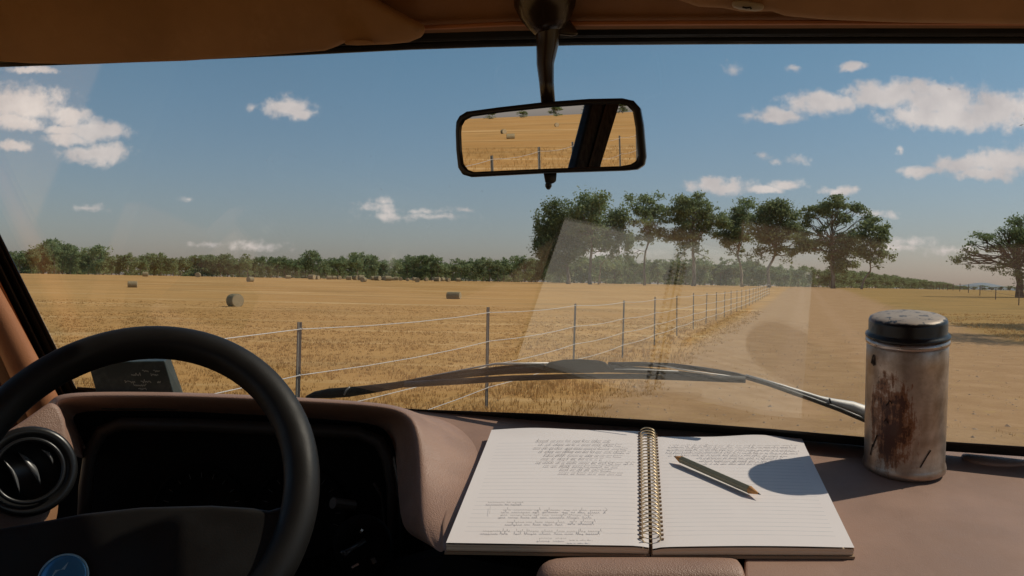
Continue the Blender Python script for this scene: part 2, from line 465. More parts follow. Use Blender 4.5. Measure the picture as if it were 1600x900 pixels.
BD = new_mat('dark_bark', (.10, .08, .06), .95, spec=.1)

def leaves(vs, fs, c, rx, ry, rz, n, size, rnd, sub=9):
    """clumps of small leaf faces spread through an ellipsoid"""
    cl = []
    k = max(3, int(sub))
    for _ in range(k):
        while True:
            p = Vector((rnd.uniform(-1, 1), rnd.uniform(-1, 1), rnd.uniform(-1, 1)))
            if .25 < p.length < 1: break
        s = rnd.uniform(.30, .52); cl.append((Vector((c[0] + p.x * rx * .85, c[1] + p.y * ry * .85, c[2] + p.z * rz * .95)), s))
    mr = (rx * ry * rz) ** (1 / 3)
    for _ in range(n):
        q, s = cl[rnd.randrange(k)]
        d = Vector((rnd.gauss(0, 1), rnd.gauss(0, 1), rnd.gauss(0, .75)))
        o = q + Vector((d.x * s * rx * .55, d.y * s * ry * .55, d.z * s * rz * .6))
        nrm = Vector((rnd.gauss(0, 1), rnd.gauss(0, 1), rnd.gauss(.5, 1))).normalized()
        a = nrm.orthogonal().normalized(); b = nrm.cross(a); t = rnd.uniform(0, 6.28)
        a2 = a * math.cos(t) + b * math.sin(t); b2 = nrm.cross(a2)
        w = size * rnd.uniform(.6, 1.3); h = w * rnd.uniform(.4, .7); i = len(vs)
        vs.extend([o - a2 * w, o - b2 * h, o + a2 * w, o + b2 * h]); fs.append((i, i + 1, i + 2, i + 3))

def wander(a, b, n, amp, rnd):
    a, b = Vector(a), Vector(b); L_ = (b - a).length; pts = [a]
    for i in range(1, n):
        t = i / n; pts.append(a.lerp(b, t) + Vector((rnd.uniform(-1, 1), rnd.uniform(-1, 1), rnd.uniform(-.5, .9))) * amp * L_ * math.sin(math.pi * t))
    return pts + [b]

def big_tree(base, D, trunk, blobs, r0, label, dens=1.0, seed=1, leafm=None, group='tall gum trees beyond the track', bark=None, sz=.26):
    """base (px,py), trunk = list of px points, blobs = (px,py,rx,ry[,weight]) measured in photo pixels at distance D"""
    rnd = random.Random(seed); d0 = px_dir(*base); b = CAM + d0 * D; b.z = tz(b.x, b.y)
    t = empty('gum_tree', b, label, 'tree', group); k = D / F
    def loc(px, py, dy=0):
        q = CAM + px_dir(px, py) * D; return Vector((q.x, q.y + dy, q.z))
    tr = MB(); pts = [Vector((b.x, b.y, b.z - .2))]
    for (px, py) in trunk: pts.append(loc(px, py, rnd.uniform(-.3, .3)))
    fine = [pts[0]]
    for i in range(len(pts) - 1): fine += wander(pts[i], pts[i + 1], 3, .05, rnd)[1:]
    n = len(fine); rs = [r0 * (1.25 if i == 0 else 1) * (1 - .5 * i / (n - 1)) for i in range(n)]
    tr.tube(fine, rs, 9)
    top = fine[-1]; low = fine[len(fine) // 2]
    vs, fs = [], []
    more = [(q[0] + rnd.uniform(-.7, .7) * q[2], q[1] + rnd.uniform(-.3, .9) * q[3], q[2] * .7, q[3] * .7, .6) for q in blobs if len(q) < 5 or q[4] > .6]
    for bl in list(blobs) + more:
        px, py, rx, ry = bl[:4]; w = bl[4] if len(bl) > 4 else 1.0
        dy = rnd.uniform(-.8, .8) * min(rx, 30) * k; c = loc(px, py, dy)
        st = top if c.z > top.z - 1.0 else fine[max(1, int(n * .6))]
        if rnd.random() < .35: st = fine[max(1, int(n * rnd.uniform(.7, .99)))]
        e = c + Vector((rnd.uniform(-.3, .3) * rx * k, 0, rnd.uniform(-.2, .3) * ry * k))
        br = wander(st, e, 5, .12, rnd); tr.tube(br, [r0 * .31 * (1 - .8 * i / 5) for i in range(6)], 6)
        for _ in range(5):
            s2 = br[rnd.randrange(2, 5)]; e2 = c + Vector((rnd.uniform(-.9, .9) * rx * k, rnd.uniform(-.6, .6) * rx * k, rnd.uniform(-.7, .8) * ry * k))
            tr.tube(wander(s2, e2, 3, .12, rnd), [r0 * .17, r0 * .12, r0 * .08, r0 * .03], 5)
        area = rx * ry * k * k
        leaves(vs, fs, c, rx * k * 1.35, max(rx, ry) * k * 1.05, ry * k * 1.45, int(area * 235 * w * dens), sz, rnd, sub=max(5, min(26, area * 1.4)))
    tr.build('trunk', bark or BM, t, smooth=True)
    meshobj('crown', vs, fs, leafm or LM, t)
    return t

big_tree((888, 441), 182, [(886, 415), (882, 390)], [(846, 362, 11, 22, .8), (862, 345, 17, 22), (878, 338, 20, 18), (884, 360, 26, 22), (848, 392, 14, 22, .7), (868, 378, 24, 26), (905, 372, 22, 22), (880, 402, 22, 20, .8), (862, 408, 12, 14, .6)],
         .42, 'dense dark gum tree at the left end of the tall row', 1.25, 11, LD)
big_tree((922, 442), 178, [(922, 420), (924, 396), (925, 372)], [(915, 328, 20, 18), (938, 324, 22, 17), (950, 342, 20, 18), (906, 344, 16, 14), (930, 352, 26, 16, .6), (935, 372, 26, 14, .9), (962, 366, 16, 22), (978, 360, 12, 24, 1.1), (952, 385, 16, 12, .5), (908, 388, 14, 12, .5)],
         .36, 'tall gum tree with pale forking limbs showing through its open centre', 1.0, 12)
big_tree((935, 442), 186, [(938, 415), (950, 400)], [(940, 412, 16, 10, .35), (960, 400, 20, 8, .3), (915, 412, 16, 10, .3)], .16,
         'thin pale sapling with sparse foliage below the forked gum tree', .6, 21)
big_tree((1007, 443), 180, [(1007, 415), (1009, 392), (1014, 378)], [(996, 322, 18, 14), (1018, 316, 18, 11, .8), (1002, 338, 20, 12), (1028, 334, 16, 9, .8), (1018, 360, 14, 10), (1006, 374, 16, 8, .8), (990, 395, 12, 9, .35), (1044, 328, 9, 8, .6)],
         .26, 'slender gum tree with one thin pale trunk and a high rounded crown', .85, 13)
big_tree((1083, 445), 178, [(1084, 415), (1083, 392), (1085, 378)], [(1080, 316, 22, 12), (1066, 330, 18, 12), (1094, 328, 20, 13), (1082, 344, 22, 14), (1056, 354, 20, 12), (1040, 366, 16, 9), (1064, 374, 22, 10), (1108, 342, 18, 13), (1124, 340, 14, 12), (1100, 362, 16, 10, .6), (1088, 384, 10, 8, .6), (1112, 326, 10, 7, .6), (1062, 400, 14, 8, .25), (1100, 400, 10, 8, .25)],
         .40, 'broad gum tree with dark trunk and domed crown in the middle of the row', 1.05, 14)
big_tree((1160, 446), 184, [(1158, 420), (1152, 400), (1156, 384)], [(1162, 328, 18, 12), (1148, 340, 16, 14), (1168, 348, 20, 14), (1146, 358, 18, 12), (1132, 372, 14, 10), (1158, 372, 20, 12), (1142, 392, 12, 8, .3), (1165, 400, 12, 8, .3)],
         .30, 'gum tree with drooping left side and bare twisted lower limbs', 1.1, 15)
big_tree((1202, 447), 180, [(1200, 420), (1210, 400), (1212, 385)], [(1204, 322, 22, 13), (1222, 332, 20, 14), (1190, 340, 16, 16), (1212, 350, 26, 16), (1236, 352, 18, 16), (1192, 370, 22, 14), (1222, 374, 26, 12), (1248, 368, 12, 14), (1185, 400, 14, 10, .3), (1225, 398, 18, 8, .3)],
         .34, 'widest full gum tree standing between the drooping tree and the airy tree', 1.15, 16)
big_tree((1302, 450), 172, [(1301, 425), (1300, 395), (1299, 374)], [(1276, 326, 16, 10), (1296, 318, 18, 10), (1316, 316, 14, 10), (1334, 326, 11, 9), (1262, 342, 10, 10, .8), (1306, 338, 20, 10, .9), (1268, 376, 20, 10), (1290, 386, 22, 10), (1326, 374, 20, 12), (1318, 396, 22, 14), (1340, 390, 16, 14), (1306, 416, 12, 14), (1352, 340, 10, 10, .7), (1280, 355, 12, 7, .4), (1244, 388, 16, 10, .9), (1325, 412, 14, 8, .7)],
         .42, 'airy gum tree with sky showing through its arched crown and a leafy trunk', 1.1, 17)
t8 = big_tree((1346, 452), 168, [(1349, 438), (1360, 424), (1359, 408)], [(1366, 352, 18, 9), (1380, 362, 9, 14), (1360, 368, 16, 12), (1376, 384, 11, 14), (1352, 384, 16, 12), (1358, 402, 20, 9), (1384, 402, 12, 7, .25), (1392, 398, 7, 7, .25), (1375, 414, 10, 5, .2)],
         .22, 'small gum tree with two bare leaning stems at the right end of the row', 1.05, 18)
big_tree((1594, 455), 105, [(1592, 430), (1590, 412)], [(1530, 376, 22, 13), (1508, 408, 16, 12, .9), (1535, 412, 10, 8, .4), (1560, 418, 18, 8), (1572, 358, 18, 12), (1582, 378, 16, 18, .8), (1602, 362, 20, 16), (1604, 392, 16, 22), (1596, 346, 12, 8), (1556, 372, 12, 9, .6), (1628, 372, 26, 26), (1620, 414, 22, 16), (1590, 420, 16, 10, .8), (1660, 380, 26, 26), (1575, 398, 16, 12), (1592, 372, 24, 22), (1550, 386, 14, 7, .7), (1606, 420, 20, 18), (1512, 392, 12, 8, .7)],
         .45, 'lone spreading dark tree standing at the far right edge of the paddock', 1.3, 19, LD, 'lone paddock trees', BD, .14)

# trees standing outside the right edge of the view: their shade falls across the grass
def shade_tree(x, y, h, r, seed, label):
    rnd = random.Random(seed); z = tz(x, y); t = empty('gum_tree', (x, y, z), label, 'tree', 'lone paddock trees')
    tr = MB(); top = Vector((x + .3, y, z + h * .6)); p = wander((x, y, z - .1), top, 5, .04, rnd); tr.tube(p, [.28, .24, .21, .18, .16, .13], 9)
    vs, fs = [], []
    for k in range(9):
        a = k * 2.4; c = Vector((x + math.cos(a) * r * .6, y + math.sin(a) * r * .5, z + h * (.62 + .28 * ((k * 37) % 10) / 10)))
        tr.tube(wander(top, c, 4, .1, rnd), [.1, .08, .06, .04, .02], 6)
        leaves(vs, fs, c, r * .45, r * .45, r * .26, 1100, .12, rnd, 14)
    tr.build('trunk', BM, t, smooth=True); meshobj('crown', vs, fs, LM, t)
shade_tree(23.0, 30.8, 9.0, 4.4, 51, 'gum tree just past the right edge whose shade falls on the grass behind the tin')
shade_tree(29.2, 40.5, 9.0, 3.9, 52, 'second gum tree past the right edge, farther back, casting a thin band of shade')

# far tree line: individual trees, eight shapes reused
def tree_variant(i):
    rnd = random.Random(100 + i); vs, fs = [], []
    h = 8.0; nb = rnd.randint(5, 8)
    for k in range(nb):
        a = rnd.uniform(0, 6.28); rr = rnd.uniform(0, 2.6); zc = rnd.uniform(.32, .84) * h
        c = (math.cos(a) * rr, math.sin(a) * rr * .6, zc); s = rnd.uniform(1.2, 2.1)
        leaves(vs, fs, c, s * 1.25, s, s * .8, 190, .30, rnd, 8)
    leaves(vs, fs, (0, 0, 1.5), 3.2, 2, 1.6, 240, .30, rnd, 9)
    leaves(vs, fs, (rnd.uniform(-1, 1), 0, h * .88), 1.5, 1.3, .9, 160, .26, rnd, 6)
    tr = MB(); p = wander((0, 0, -.3), (rnd.uniform(-.5, .5), 0, h * .6), 4, .06, rnd); tr.tube(p, [.22, .19, .16, .12, .07], 6)
    for k in range(4):
        tr.tube(wander(p[3], (rnd.uniform(-2.6, 2.6), rnd.uniform(-1, 1), h * rnd.uniform(.6, .95)), 3, .1, rnd), [.09, .07, .05, .02], 5)
    return vs, fs, tr
VAR = []
for i in range(8):
    vs, fs, tr = tree_variant(i)
    cm = bpy.data.meshes.new('crown'); cm.from_pydata([tuple(v) for v in vs], [], fs); cm.materials.append(LM)
    tm = bpy.data.meshes.new('trunk'); tm.from_pydata([tuple(v) for v in tr.v], [], tr.f); tm.materials.append(BM)
    VAR.append((cm, tm))
CD = []
for (cm, tm) in VAR:
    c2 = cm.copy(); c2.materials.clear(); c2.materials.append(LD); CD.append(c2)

def line_tree(px, D, h, wscale, var, label, group, dark=False, name='far_tree'):
    d = px_dir(px, 440); x, y = d.x * D, D; z = tz(x, y)
    t = empty(name, (x, y, z), label, 'tree', group); s = h / 8.0
    t.scale = (s * wscale, s * wscale, s); t.rotation_euler.z = (var * 1.7 + px * .61) % 6.28
    cm, tm = VAR[var % 8]
    for nm, me in (('trunk', tm), ('crown', CD[var % 8] if dark else cm)):
        o = bpy.data.objects.new(nm, me); C.objects.link(o); o.parent = t
    return t

TOP = [(-60, 392), (20, 395), (60, 388), (85, 373), (108, 380), (130, 392), (150, 389), (168, 400), (182, 401), (200, 398), (240, 399), (300, 400), (350, 399), (400, 401), (440, 403), (470, 401), (490, 397), (503, 409), (520, 402), (560, 396), (592, 400), (604, 414),
       (620, 402), (650, 401), (680, 404), (700, 408), (720, 405), (745, 407), (790, 403), (830, 406), (870, 408), (930, 404), (965, 400), (1000, 412), (1030, 405), (1070, 406), (1110, 412), (1135, 407), (1180, 412), (1220, 416), (1260, 420), (1300, 424)]
def interp(tab, x):
    for (x0, a), (x1, b) in zip(tab, tab[1:]):
        if x0 <= x <= x1: return a + (b - a) * (x - x0) / (x1 - x0)
    return tab[-1][1]
rnd = random.Random(9)
GL = 'trees of the far tree line across the paddock'
def SEC(px):
    for lim, t in ((130, 'next to the left pillar'), (290, 'above the lone pale bale'), (420, 'above the nearest bale'), (600, 'behind the far bales'), (840, 'left of the tall row'), (1010, 'behind the dense tall trees'), (1130, 'behind the broad domed tree'), (1400, 'behind the track end')):
        if px < lim: return 'grey-green gum tree in the far tree line, ' + t
px = -50.0; i = 0
while px < 1300:
    D = 385 + rnd.uniform(-25, 25); yb = 440 + .0175 * (px - 820)
    topy = interp(TOP, px); h = max(4, (yb - topy) * D / F * rnd.uniform(.98, 1.2))
    lab = SEC(px)
    line_tree(px, D, h, rnd.uniform(.85, 1.15), i, lab, GL, dark=rnd.random() < .35)
    px += rnd.uniform(8, 13); i += 1
px = -50.0
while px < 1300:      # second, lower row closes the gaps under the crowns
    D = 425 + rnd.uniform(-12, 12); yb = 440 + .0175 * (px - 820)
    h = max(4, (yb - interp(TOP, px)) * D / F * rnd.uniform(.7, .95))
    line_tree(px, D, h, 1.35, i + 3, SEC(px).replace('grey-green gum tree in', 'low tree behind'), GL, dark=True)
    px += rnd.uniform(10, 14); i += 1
# tall tree standing above the left end of the line
line_tree(84, 372, 14.5, .62, 2, 'tallest gum tree of the far line, domed crown rising near the windscreen pillar', GL)
line_tree(110, 376, 12.5, .66, 5, 'second tallest gum tree of the far line, just right of the domed one', GL)
line_tree(150, 370, 10.0, .7, 4, 'low gum tree with brownish foliage in the far line', GL)
# bushes running away to the right
GB = 'dark bushes along the far right boundary'
for k in range(46):
    t = k / 45; px = 1296 + 215 * t; D = 290 + 420 * t ** 1.1
    hp = 26 * (1 - t) ** .8 + 4; h = hp * D / F * rnd.uniform(.9, 1.08)
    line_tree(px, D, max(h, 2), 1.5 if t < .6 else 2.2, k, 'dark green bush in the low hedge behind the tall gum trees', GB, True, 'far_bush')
for k in range(22):
    px = 1480 + 14 * k; line_tree(px, 760 + rnd.uniform(-40, 40), 3.4 * rnd.uniform(.8, 1.2), 3.2, k, 'tiny dark bush on the horizon at the right', 'bushes on the right horizon', True, 'far_bush')

# ------------------------------------------------------------------ round hay bales
HAY = new_mat('hay', rough=1, spec=.05)
def hay_mat():
    n = NT(HAY); p = n.pos(); x, y, z = n.sep(p)[0:3]
    rr = n.math('SQRT', n.math('ADD', n.math('POWER', y, 2.0), n.math('POWER', z, 2.0)))
    ring = n.math('FRACT', n.math('MULTIPLY', n.math('ADD', rr, n.math('MULTIPLY', n.noise(p, 6, 3), .06)), 14.0))
    endf = n.rng(n.math('ABSOLUTE', x), .585, .60)
    c = n.mix(n.noise(n.map(p, scale=(1, 6, 6)), 5, 5, .7), (.21, .175, .105), (.38, .31, .19))
    e = n.mix(ring, (.30, .24, .15), (.55, .44, .28))
    n.base(n.mix(endf, c, e)); n.bump(n.noise(p, 22, 5, .8), .9, .05)
hay_mat()
def bale_mesh():
    rb = random.Random(2); seg = 32; prof = [(.50, -.60), (.565, -.585), (.60, -.54), (.612, -.3), (.605, 0), (.612, .3), (.60, .54), (.565, .585), (.50, .60)]
    vs = []; fs = []
    for (r, h) in prof:
        for k in range(seg):
            t = 2 * math.pi * k / seg; q = r * (1 + .03 * noise.noise(Vector((h * 3, math.cos(t) * 2, math.sin(t) * 2)))); zz = math.sin(t) * q
            vs.append((h, math.cos(t) * q, max(zz, -.54)))
    for i in range(len(prof) - 1):
        for k in range(seg): k2 = (k + 1) % seg; fs.append((i * seg + k, i * seg + k2, (i + 1) * seg + k2, (i + 1) * seg + k))
    for base, inner in ((0, (-.605, .25)), ((len(prof) - 1) * seg, (.605, .25))):
        i0 = len(vs)
        for k in range(seg): t = 2 * math.pi * k / seg; vs.append((inner[0], math.cos(t) * inner[1], math.sin(t) * inner[1]))
        c = len(vs); vs.append((inner[0] * .985, 0, 0))
        for k in range(seg): k2 = (k + 1) % seg; fs.append((base + k, base + k2, i0 + k2, i0 + k)); fs.append((i0 + k, i0 + k2, c))
    me = bpy.data.meshes.new('hay_bale'); me.from_pydata(vs, [], fs); me.materials.append(HAY)
    bm = bmesh.new(); bm.from_mesh(me); bmesh.ops.recalc_face_normals(bm, faces=bm.faces); bm.to_mesh(me); bm.free()
    return me
BALE = bale_mesh()
def bale(p, rz, label, w, h, group='hay bales in the paddock'):
    """w length along the axis, h height"""
    o = bpy.data.objects.new('hay_bale', BALE); C.objects.link(o); sx, sz = w / 1.2, h / 1.14
    o.location = (p.x, p.y, tz(p.x, p.y) + .54 * sz - .02); o.rotation_euler.z = rz; o.scale = (sx, sz, sz); tag(o, label, 'hay bale', group)
bale(hit(367, 479), R(-42), 'nearest round hay bale, pale end facing right, above the steering wheel', .62, .70)
bale(hit(709, 467), R(-16), 'low dark hay bale lying side-on in mid paddock, left of the mirror foot', 1.1, .56)
bale(hit(207, 449), R(20), 'pale hay bale alone in the left of the paddock', .85, .60)
bale(hit(391, 440.5), R(60), 'small lone hay bale a little in front of the far row of bales', .8, .75)
bale(hit(227, 432), R(20), 'hay bale close to the left part of the far tree line', 1.0, .9)
bale(hit(309, 433), R(100), 'pale hay bale before the gap in the far tree line', 1.3, 1.1)
bale(hit(637, 439), R(80), 'dark distant hay bale just in front of the far row', .7, .6)
bale(hit(652, 441), R(-80), 'distant hay bale lying nearest of those before the far row', .8, .8)
bale(hit(568, 440.5), R(70), 'distant hay bale below the middle of the far row', .85, .8)
for k, px in enumerate([450, 487, 495, 514, 522, 530, 545, 556, 564, 584, 590, 600, 606, 612, 619, 626, 648, 666, 683, 691, 700, 716]):
    yb = 440 + .0175 * (px - 820) + 1.6 + rnd.uniform(-.3, .7)
    bale(hit(px, yb), rnd.uniform(0, 6.28), 'tiny hay bale in the far row below the tree line', rnd.uniform(.9, 1.4), rnd.uniform(.8, 1.05), 'far row of hay bales')

# ================================================================== the van
GN = Vector((.200, .8440, .4976)); GD = .8270           # windscreen plane (camera at the origin)
def G(px, py, off=0.0):                                # point on the windscreen, off metres inside it
    d = px_dir(px, py); return CAM + d * ((GD - off) / GN.dot(d))
def S(px, py, up=0.0):                                 # point on the sloping dashboard shelf
    d = px_dir(px, py); return CAM + d * ((-.3934 + up) / (d.z - .218))
SN = Vector((0, -.218, 1)).normalized()
AX = Vector((.259, .966, 0)); RX = Vector((.966, -.259, 0)); VO = CAM + Vector((.03, .85, 0))
def V(lat, lon, z): q = VO + RX * lat + AX * lon; return Vector((q.x, q.y, H + z))

def vinyl(name, c, rough=.5, grain=1.0, spec=.5, sc=620):
    m = new_mat(name, c, rough, spec=spec); n = NT(m); p = n.pos()
    big = n.noise(p, 9, 4, .6); n.base(n.mix(n.rng(big, .35, .7), tuple(x * .9 for x in c), tuple(min(1, x * 1.1) for x in c)))
    dust = n.math('MULTIPLY', n.rng(n.noise(n.map(p, scale=(1, .6, 1)), 22, 6, .75), .52, .75), n.rng(n.noise(p, 4, 3), .4, .65, .15, .5))
    n.base(n.mix(dust, n.b.inputs['Base Color'].links[0].from_socket, tuple(min(1, x * 1.25 + .04) for x in c)))
    n.rough(n.rng(n.noise(p, 30, 4, .6), .3, .7, rough - .08, rough + .1))
    v = n.voro(p, sc); n.bump(n.math('ADD', v, n.math('MULTIPLY', n.noise(p, sc * .6, 3, .6), .8)), .30 * grain, .0008)
    return m
TAN = vinyl('tan_vinyl', (.355, .215, .155), .50, 1.4, .5, 760)
TANF = vinyl('tan_shelf', (.335, .205, .150), .60, .6, .4, 950)
BROWN = vinyl('headliner_vinyl', (.30, .155, .075), .75, .7, .25)
VISOR = vinyl('visor_vinyl', (.44, .26, .138), .75, .6, .25)
ORANGE = vinyl('orange_trim', (.46, .19, .085), .55, .5)
BLACK = new_mat('black_rubber', (.012, .012, .011), .55, spec=.35)
n_ = NT(BLACK); n_.bump(n_.noise(n_.pos(), 160, 4, .7), .25, .001); n_.rough(n_.rng(n_.noise(n_.pos(), 25, 4), .35, .7, .35, .65))
PLAST = new_mat('black_plastic', (.014, .014, .014), .32, spec=.5)
MATTE = new_mat('dark_cavity', (.008, .007, .006), .8, spec=.1)
FLOOR = new_mat('dark_carpet', (.018, .014, .011), 1.0, spec=0)
n_ = NT(FLOOR); n_.bump(n_.noise(n_.pos(), 300, 3), .5, .003)

van = empty('van', (VO.x, VO.y - .9, 0), 'old van with tan vinyl cab, seen from the front seat through its windscreen', 'van')

# --- windscreen
def glass_mat():
    m = bpy.data.materials.new('windscreen_glass'); m.use_nodes = True; n = NT(m); N = n.N; L = n.L; N.remove(n.b)
    out = N['Material Output']; tr = N.new('ShaderNodeBsdfTransparent'); tr.inputs[0].default_value = (.965, .975, .965, 1)
    gl = N.new('ShaderNodeBsdfGlossy'); gl.inputs['Roughness'].default_value = 0.03; gl.inputs[0].default_value = (1, 1, .94, 1)
    ge = N.new('ShaderNodeNewGeometry'); dt = N.new('ShaderNodeVectorMath'); dt.operation = 'DOT_PRODUCT'
    L.new(ge.outputs['Normal'], dt.inputs[0]); L.new(ge.outputs['Incoming'], dt.inputs[1])
    cosn = n.math('ABSOLUTE', dt.outputs['Value']); sch = n.math('POWER', n.math('SUBTRACT', 1.0, cosn, clamp=True), 5.0)
    fres = n.math('MULTIPLY_ADD', sch, .915, .085)          # both faces of a laminated, slightly filmed pane
    mx = N.new('ShaderNodeMixShader'); L.new(fres, mx.inputs[0]); L.new(tr.outputs[0], mx.inputs[1]); L.new(gl.outputs[0], mx.inputs[2])
    df = N.new('ShaderNodeBsdfDiffuse'); df.inputs[0].default_value = (.8, .78, .74, 1)
    p = n.pos(); film = n.rng(n.noise(p, 6, 5, .6), .35, .75, .009, .022)
    speck = n.math('MULTIPLY', n.rng(n.noise(p, 260, 2, .5), .74, .80), .16)
    strk = n.math('MULTIPLY', n.rng(n.noise(n.map(p, scale=(25, 3, 3), rot=(0, 0, .4)), 9, 4, .7), .68, .78), .02)
    f = n.math('ADD', film, n.math('ADD', speck, strk))
    mx2 = N.new('ShaderNodeMixShader'); L.new(f, mx2.inputs[0]); L.new(mx.outputs[0], mx2.inputs[1]); L.new(df.outputs[0], mx2.inputs[2])
    L.new(mx2.outputs[0], out.inputs[0]); return m
GLASS = glass_mat()
def glass_pane():
    c = [G(-140, 95), G(2700, -80), G(2700, 790), G(660, 652), G(140, 640)]
    b = MB(); b.prism([q - GN * 0 for q in c], [q - GN * .0045 for q in c]); return b.build('windscreen', GLASS, van)
glass_pane()

def band(name, line_a, line_b, off0, off1, mat, smooth=False, bev=.003, parent=None):
    """a strip along the windscreen plane between two pixel lines, thick towards the inside"""
    b = MB(); n = len(line_a); vs = []
    for (pa, pb) in zip(line_a, line_b):
        vs += [G(*pa, off0), G(*pb, off0), G(*pb, off1), G(*pa, off1)]
    fs = []
    for i in range(n - 1):
        a = 4 * i; c = a + 4
        for k in range(4): k2 = (k + 1) % 4; fs.append((a + k, a + k2, c + k2, c + k))
    fs += [(0, 1, 2, 3), tuple(4 * (n - 1) + k for k in (3, 2, 1, 0))]
    b.add(vs, fs); o = b.build(name, mat, parent or van, smooth)
    if bev: mod_bevel(o, bev, 2)
    return o

bot = [(120, 606), (400, 624), (657, 641), (850, 648), (1040, 659), (1200, 671), (1350, 684), (1490, 692), (1600, 699), (2300, 748), (2700, 776)]
sb = band('windscreen_seal', bot, [(x, y + 9 + .0055 * max(0, x - 600)) for x, y in bot], -.006, .012, BLACK)
band('lip', [(x, y - 1.5) for x, y in bot], [(x, y + 3.5) for x, y in bot], .010, .0165, BLACK, parent=sb, bev=.001)
top = [(-140, 112), (0, 105), (150, 100), (300, 94), (480, 86), (640, 78), (760, 74), (900, 71), (1100, 69.5), (1350, 68.5), (1600, 68.5), (1700, 66), (1900, 40), (2300, -30), (2700, -90)]
st = band('windscreen_seal', top, [(x, y - 14) for x, y in top], -.006, .010, BLACK)
band('lip', [(x, y - 11) for x, y in top], [(x, y - 34) for x, y in top], .006, .016, BLACK, parent=st)
band('lip', [(x, y - 7) for x, y in top], [(x, y - 9) for x, y in top], .010, .013, PLAST, parent=st, bev=0)
lo = [(-140, 92), (0, 365), (60, 486), (122, 612), (140, 650)]
sp_ = band('windscreen_seal', lo, [(x - 22, y + 6) for x, y in lo], -.006, .014, BLACK)
band('lip', [(x - 20, y + 6) for x, y in lo], [(x - 62, y + 22) for x, y in lo], .004, .022, BLACK, parent=sp_)
band('lip', [(x - 9, y) for x, y in lo], [(x - 11, y) for x, y in lo], .012, .0165, PLAST, parent=sp_, bev=0)
# roof lining
hd = [(x, y - 30) for x, y in top]
b = MB(); rows = []
rows.append([G(x, y, .012) for x, y in hd]); rows.append([G(x, y - 26, .018) for x, y in hd]); rows.append([G(x, y - 80, .03) for x, y in hd])
n_top = len(hd)
rows.append([V(-.86 + 1.75 * i / (n_top - 1), -.28, .325) for i in range(n_top)])
rows.append([V(-.86 + 1.75 * i / (n_top - 1), -1.2, .35) for i in range(n_top)])
rows.append([V(-.86 + 1.75 * i / (n_top - 1), -4.8, .35) for i in range(n_top)])
b.loops(rows); o = b.build('headliner', BROWN, van, True, fix=False); m_ = o.modifiers.new('s', 'SOLIDIFY'); m_.thickness = .01; m_.offset = 0
# faint seam lines of the headliner above the mirror
bs = MB(); bs.tube([G(x, y, .024) for x, y in ((560, 47), (700, 42), (800, 37), (900, 37), (1050, 36), (1300, 35), (1700, 36))], .0022, 6); bs.build('seam', ORANGE, o)
b = MB(); b.loops([[q + Vector((0, .03, .06)) for q in r_] for r_ in rows[2:]]); o = b.build('roof', FLOOR, van, fix=False); m_ = o.modifiers.new('s', 'SOLIDIFY'); m_.thickness = .02; m_.offset = 0

# --- visors and their clips
def visor(name, outline, off, label):
    b = MB(); b.prism([G(x, y, off) for x, y in outline], [G(x, y, off) - GN * .016 for x, y in outline])
    o = b.build(name, VISOR, van, True); mod_bevel(o, .006, 4)
    for p in o.data.polygons: p.use_smooth = True
    tag(o, label)
    # stitched seam that runs round the edge
    return o
visor('sun_visor', [(-200, 62), (-60, 84), (0, 90), (60, 94), (140, 95), (300, 90), (430, 81), (515, 74), (532, 68), (545, 62), (575, 62), (590, 65), (615, 64), (645, 61), (662, 54), (669, 45), (664, 37), (640, 24), (600, 2), (560, -24), (500, -90), (-200, -90)], .028,
      'driver sun visor with a rounded corner')
visor('sun_visor', [(1040, -24), (1062, -4), (1092, 6), (1130, 8), (1160, 14), (1205, 13), (1225, 20), (1290, 26), (1400, 30), (1600, 33), (1720, 32), (1760, 20), (1780, -110), (1040, -110)], .028,
      'passenger sun visor')
IV = new_mat('ivory_plastic', (.42, .36, .27), .4)
def clip(pts, off, mat, lab=None):
    b = MB(); b.prism([G(x, y, off) for x, y in pts], [G(x, y, off + .012) for x, y in pts]); o = b.build('visor_clip', mat, van, True); mod_bevel(o, .003, 3)
    if lab: tag(o, lab)
    return o
c1 = clip([(1143, 3), (1150, 0), (1165, 1), (1187, 5), (1195, 8), (1192, 16), (1180, 18), (1155, 15), (1144, 11)], .044, IV, 'ivory clip of the passenger visor')
bq = MB(); bq.tube([G(1160, 11, .0575), G(1166, 12.5, .0575), G(1172, 11.5, .0575), G(1174, 14, .0575)], .0009, 5); bq.build('screw_slot', BLACK, c1)
clip([(538, 66), (550, 62), (572, 62), (584, 65), (583, 70), (560, 71), (540, 70)], .044, VISOR, 'clip of the driver visor')

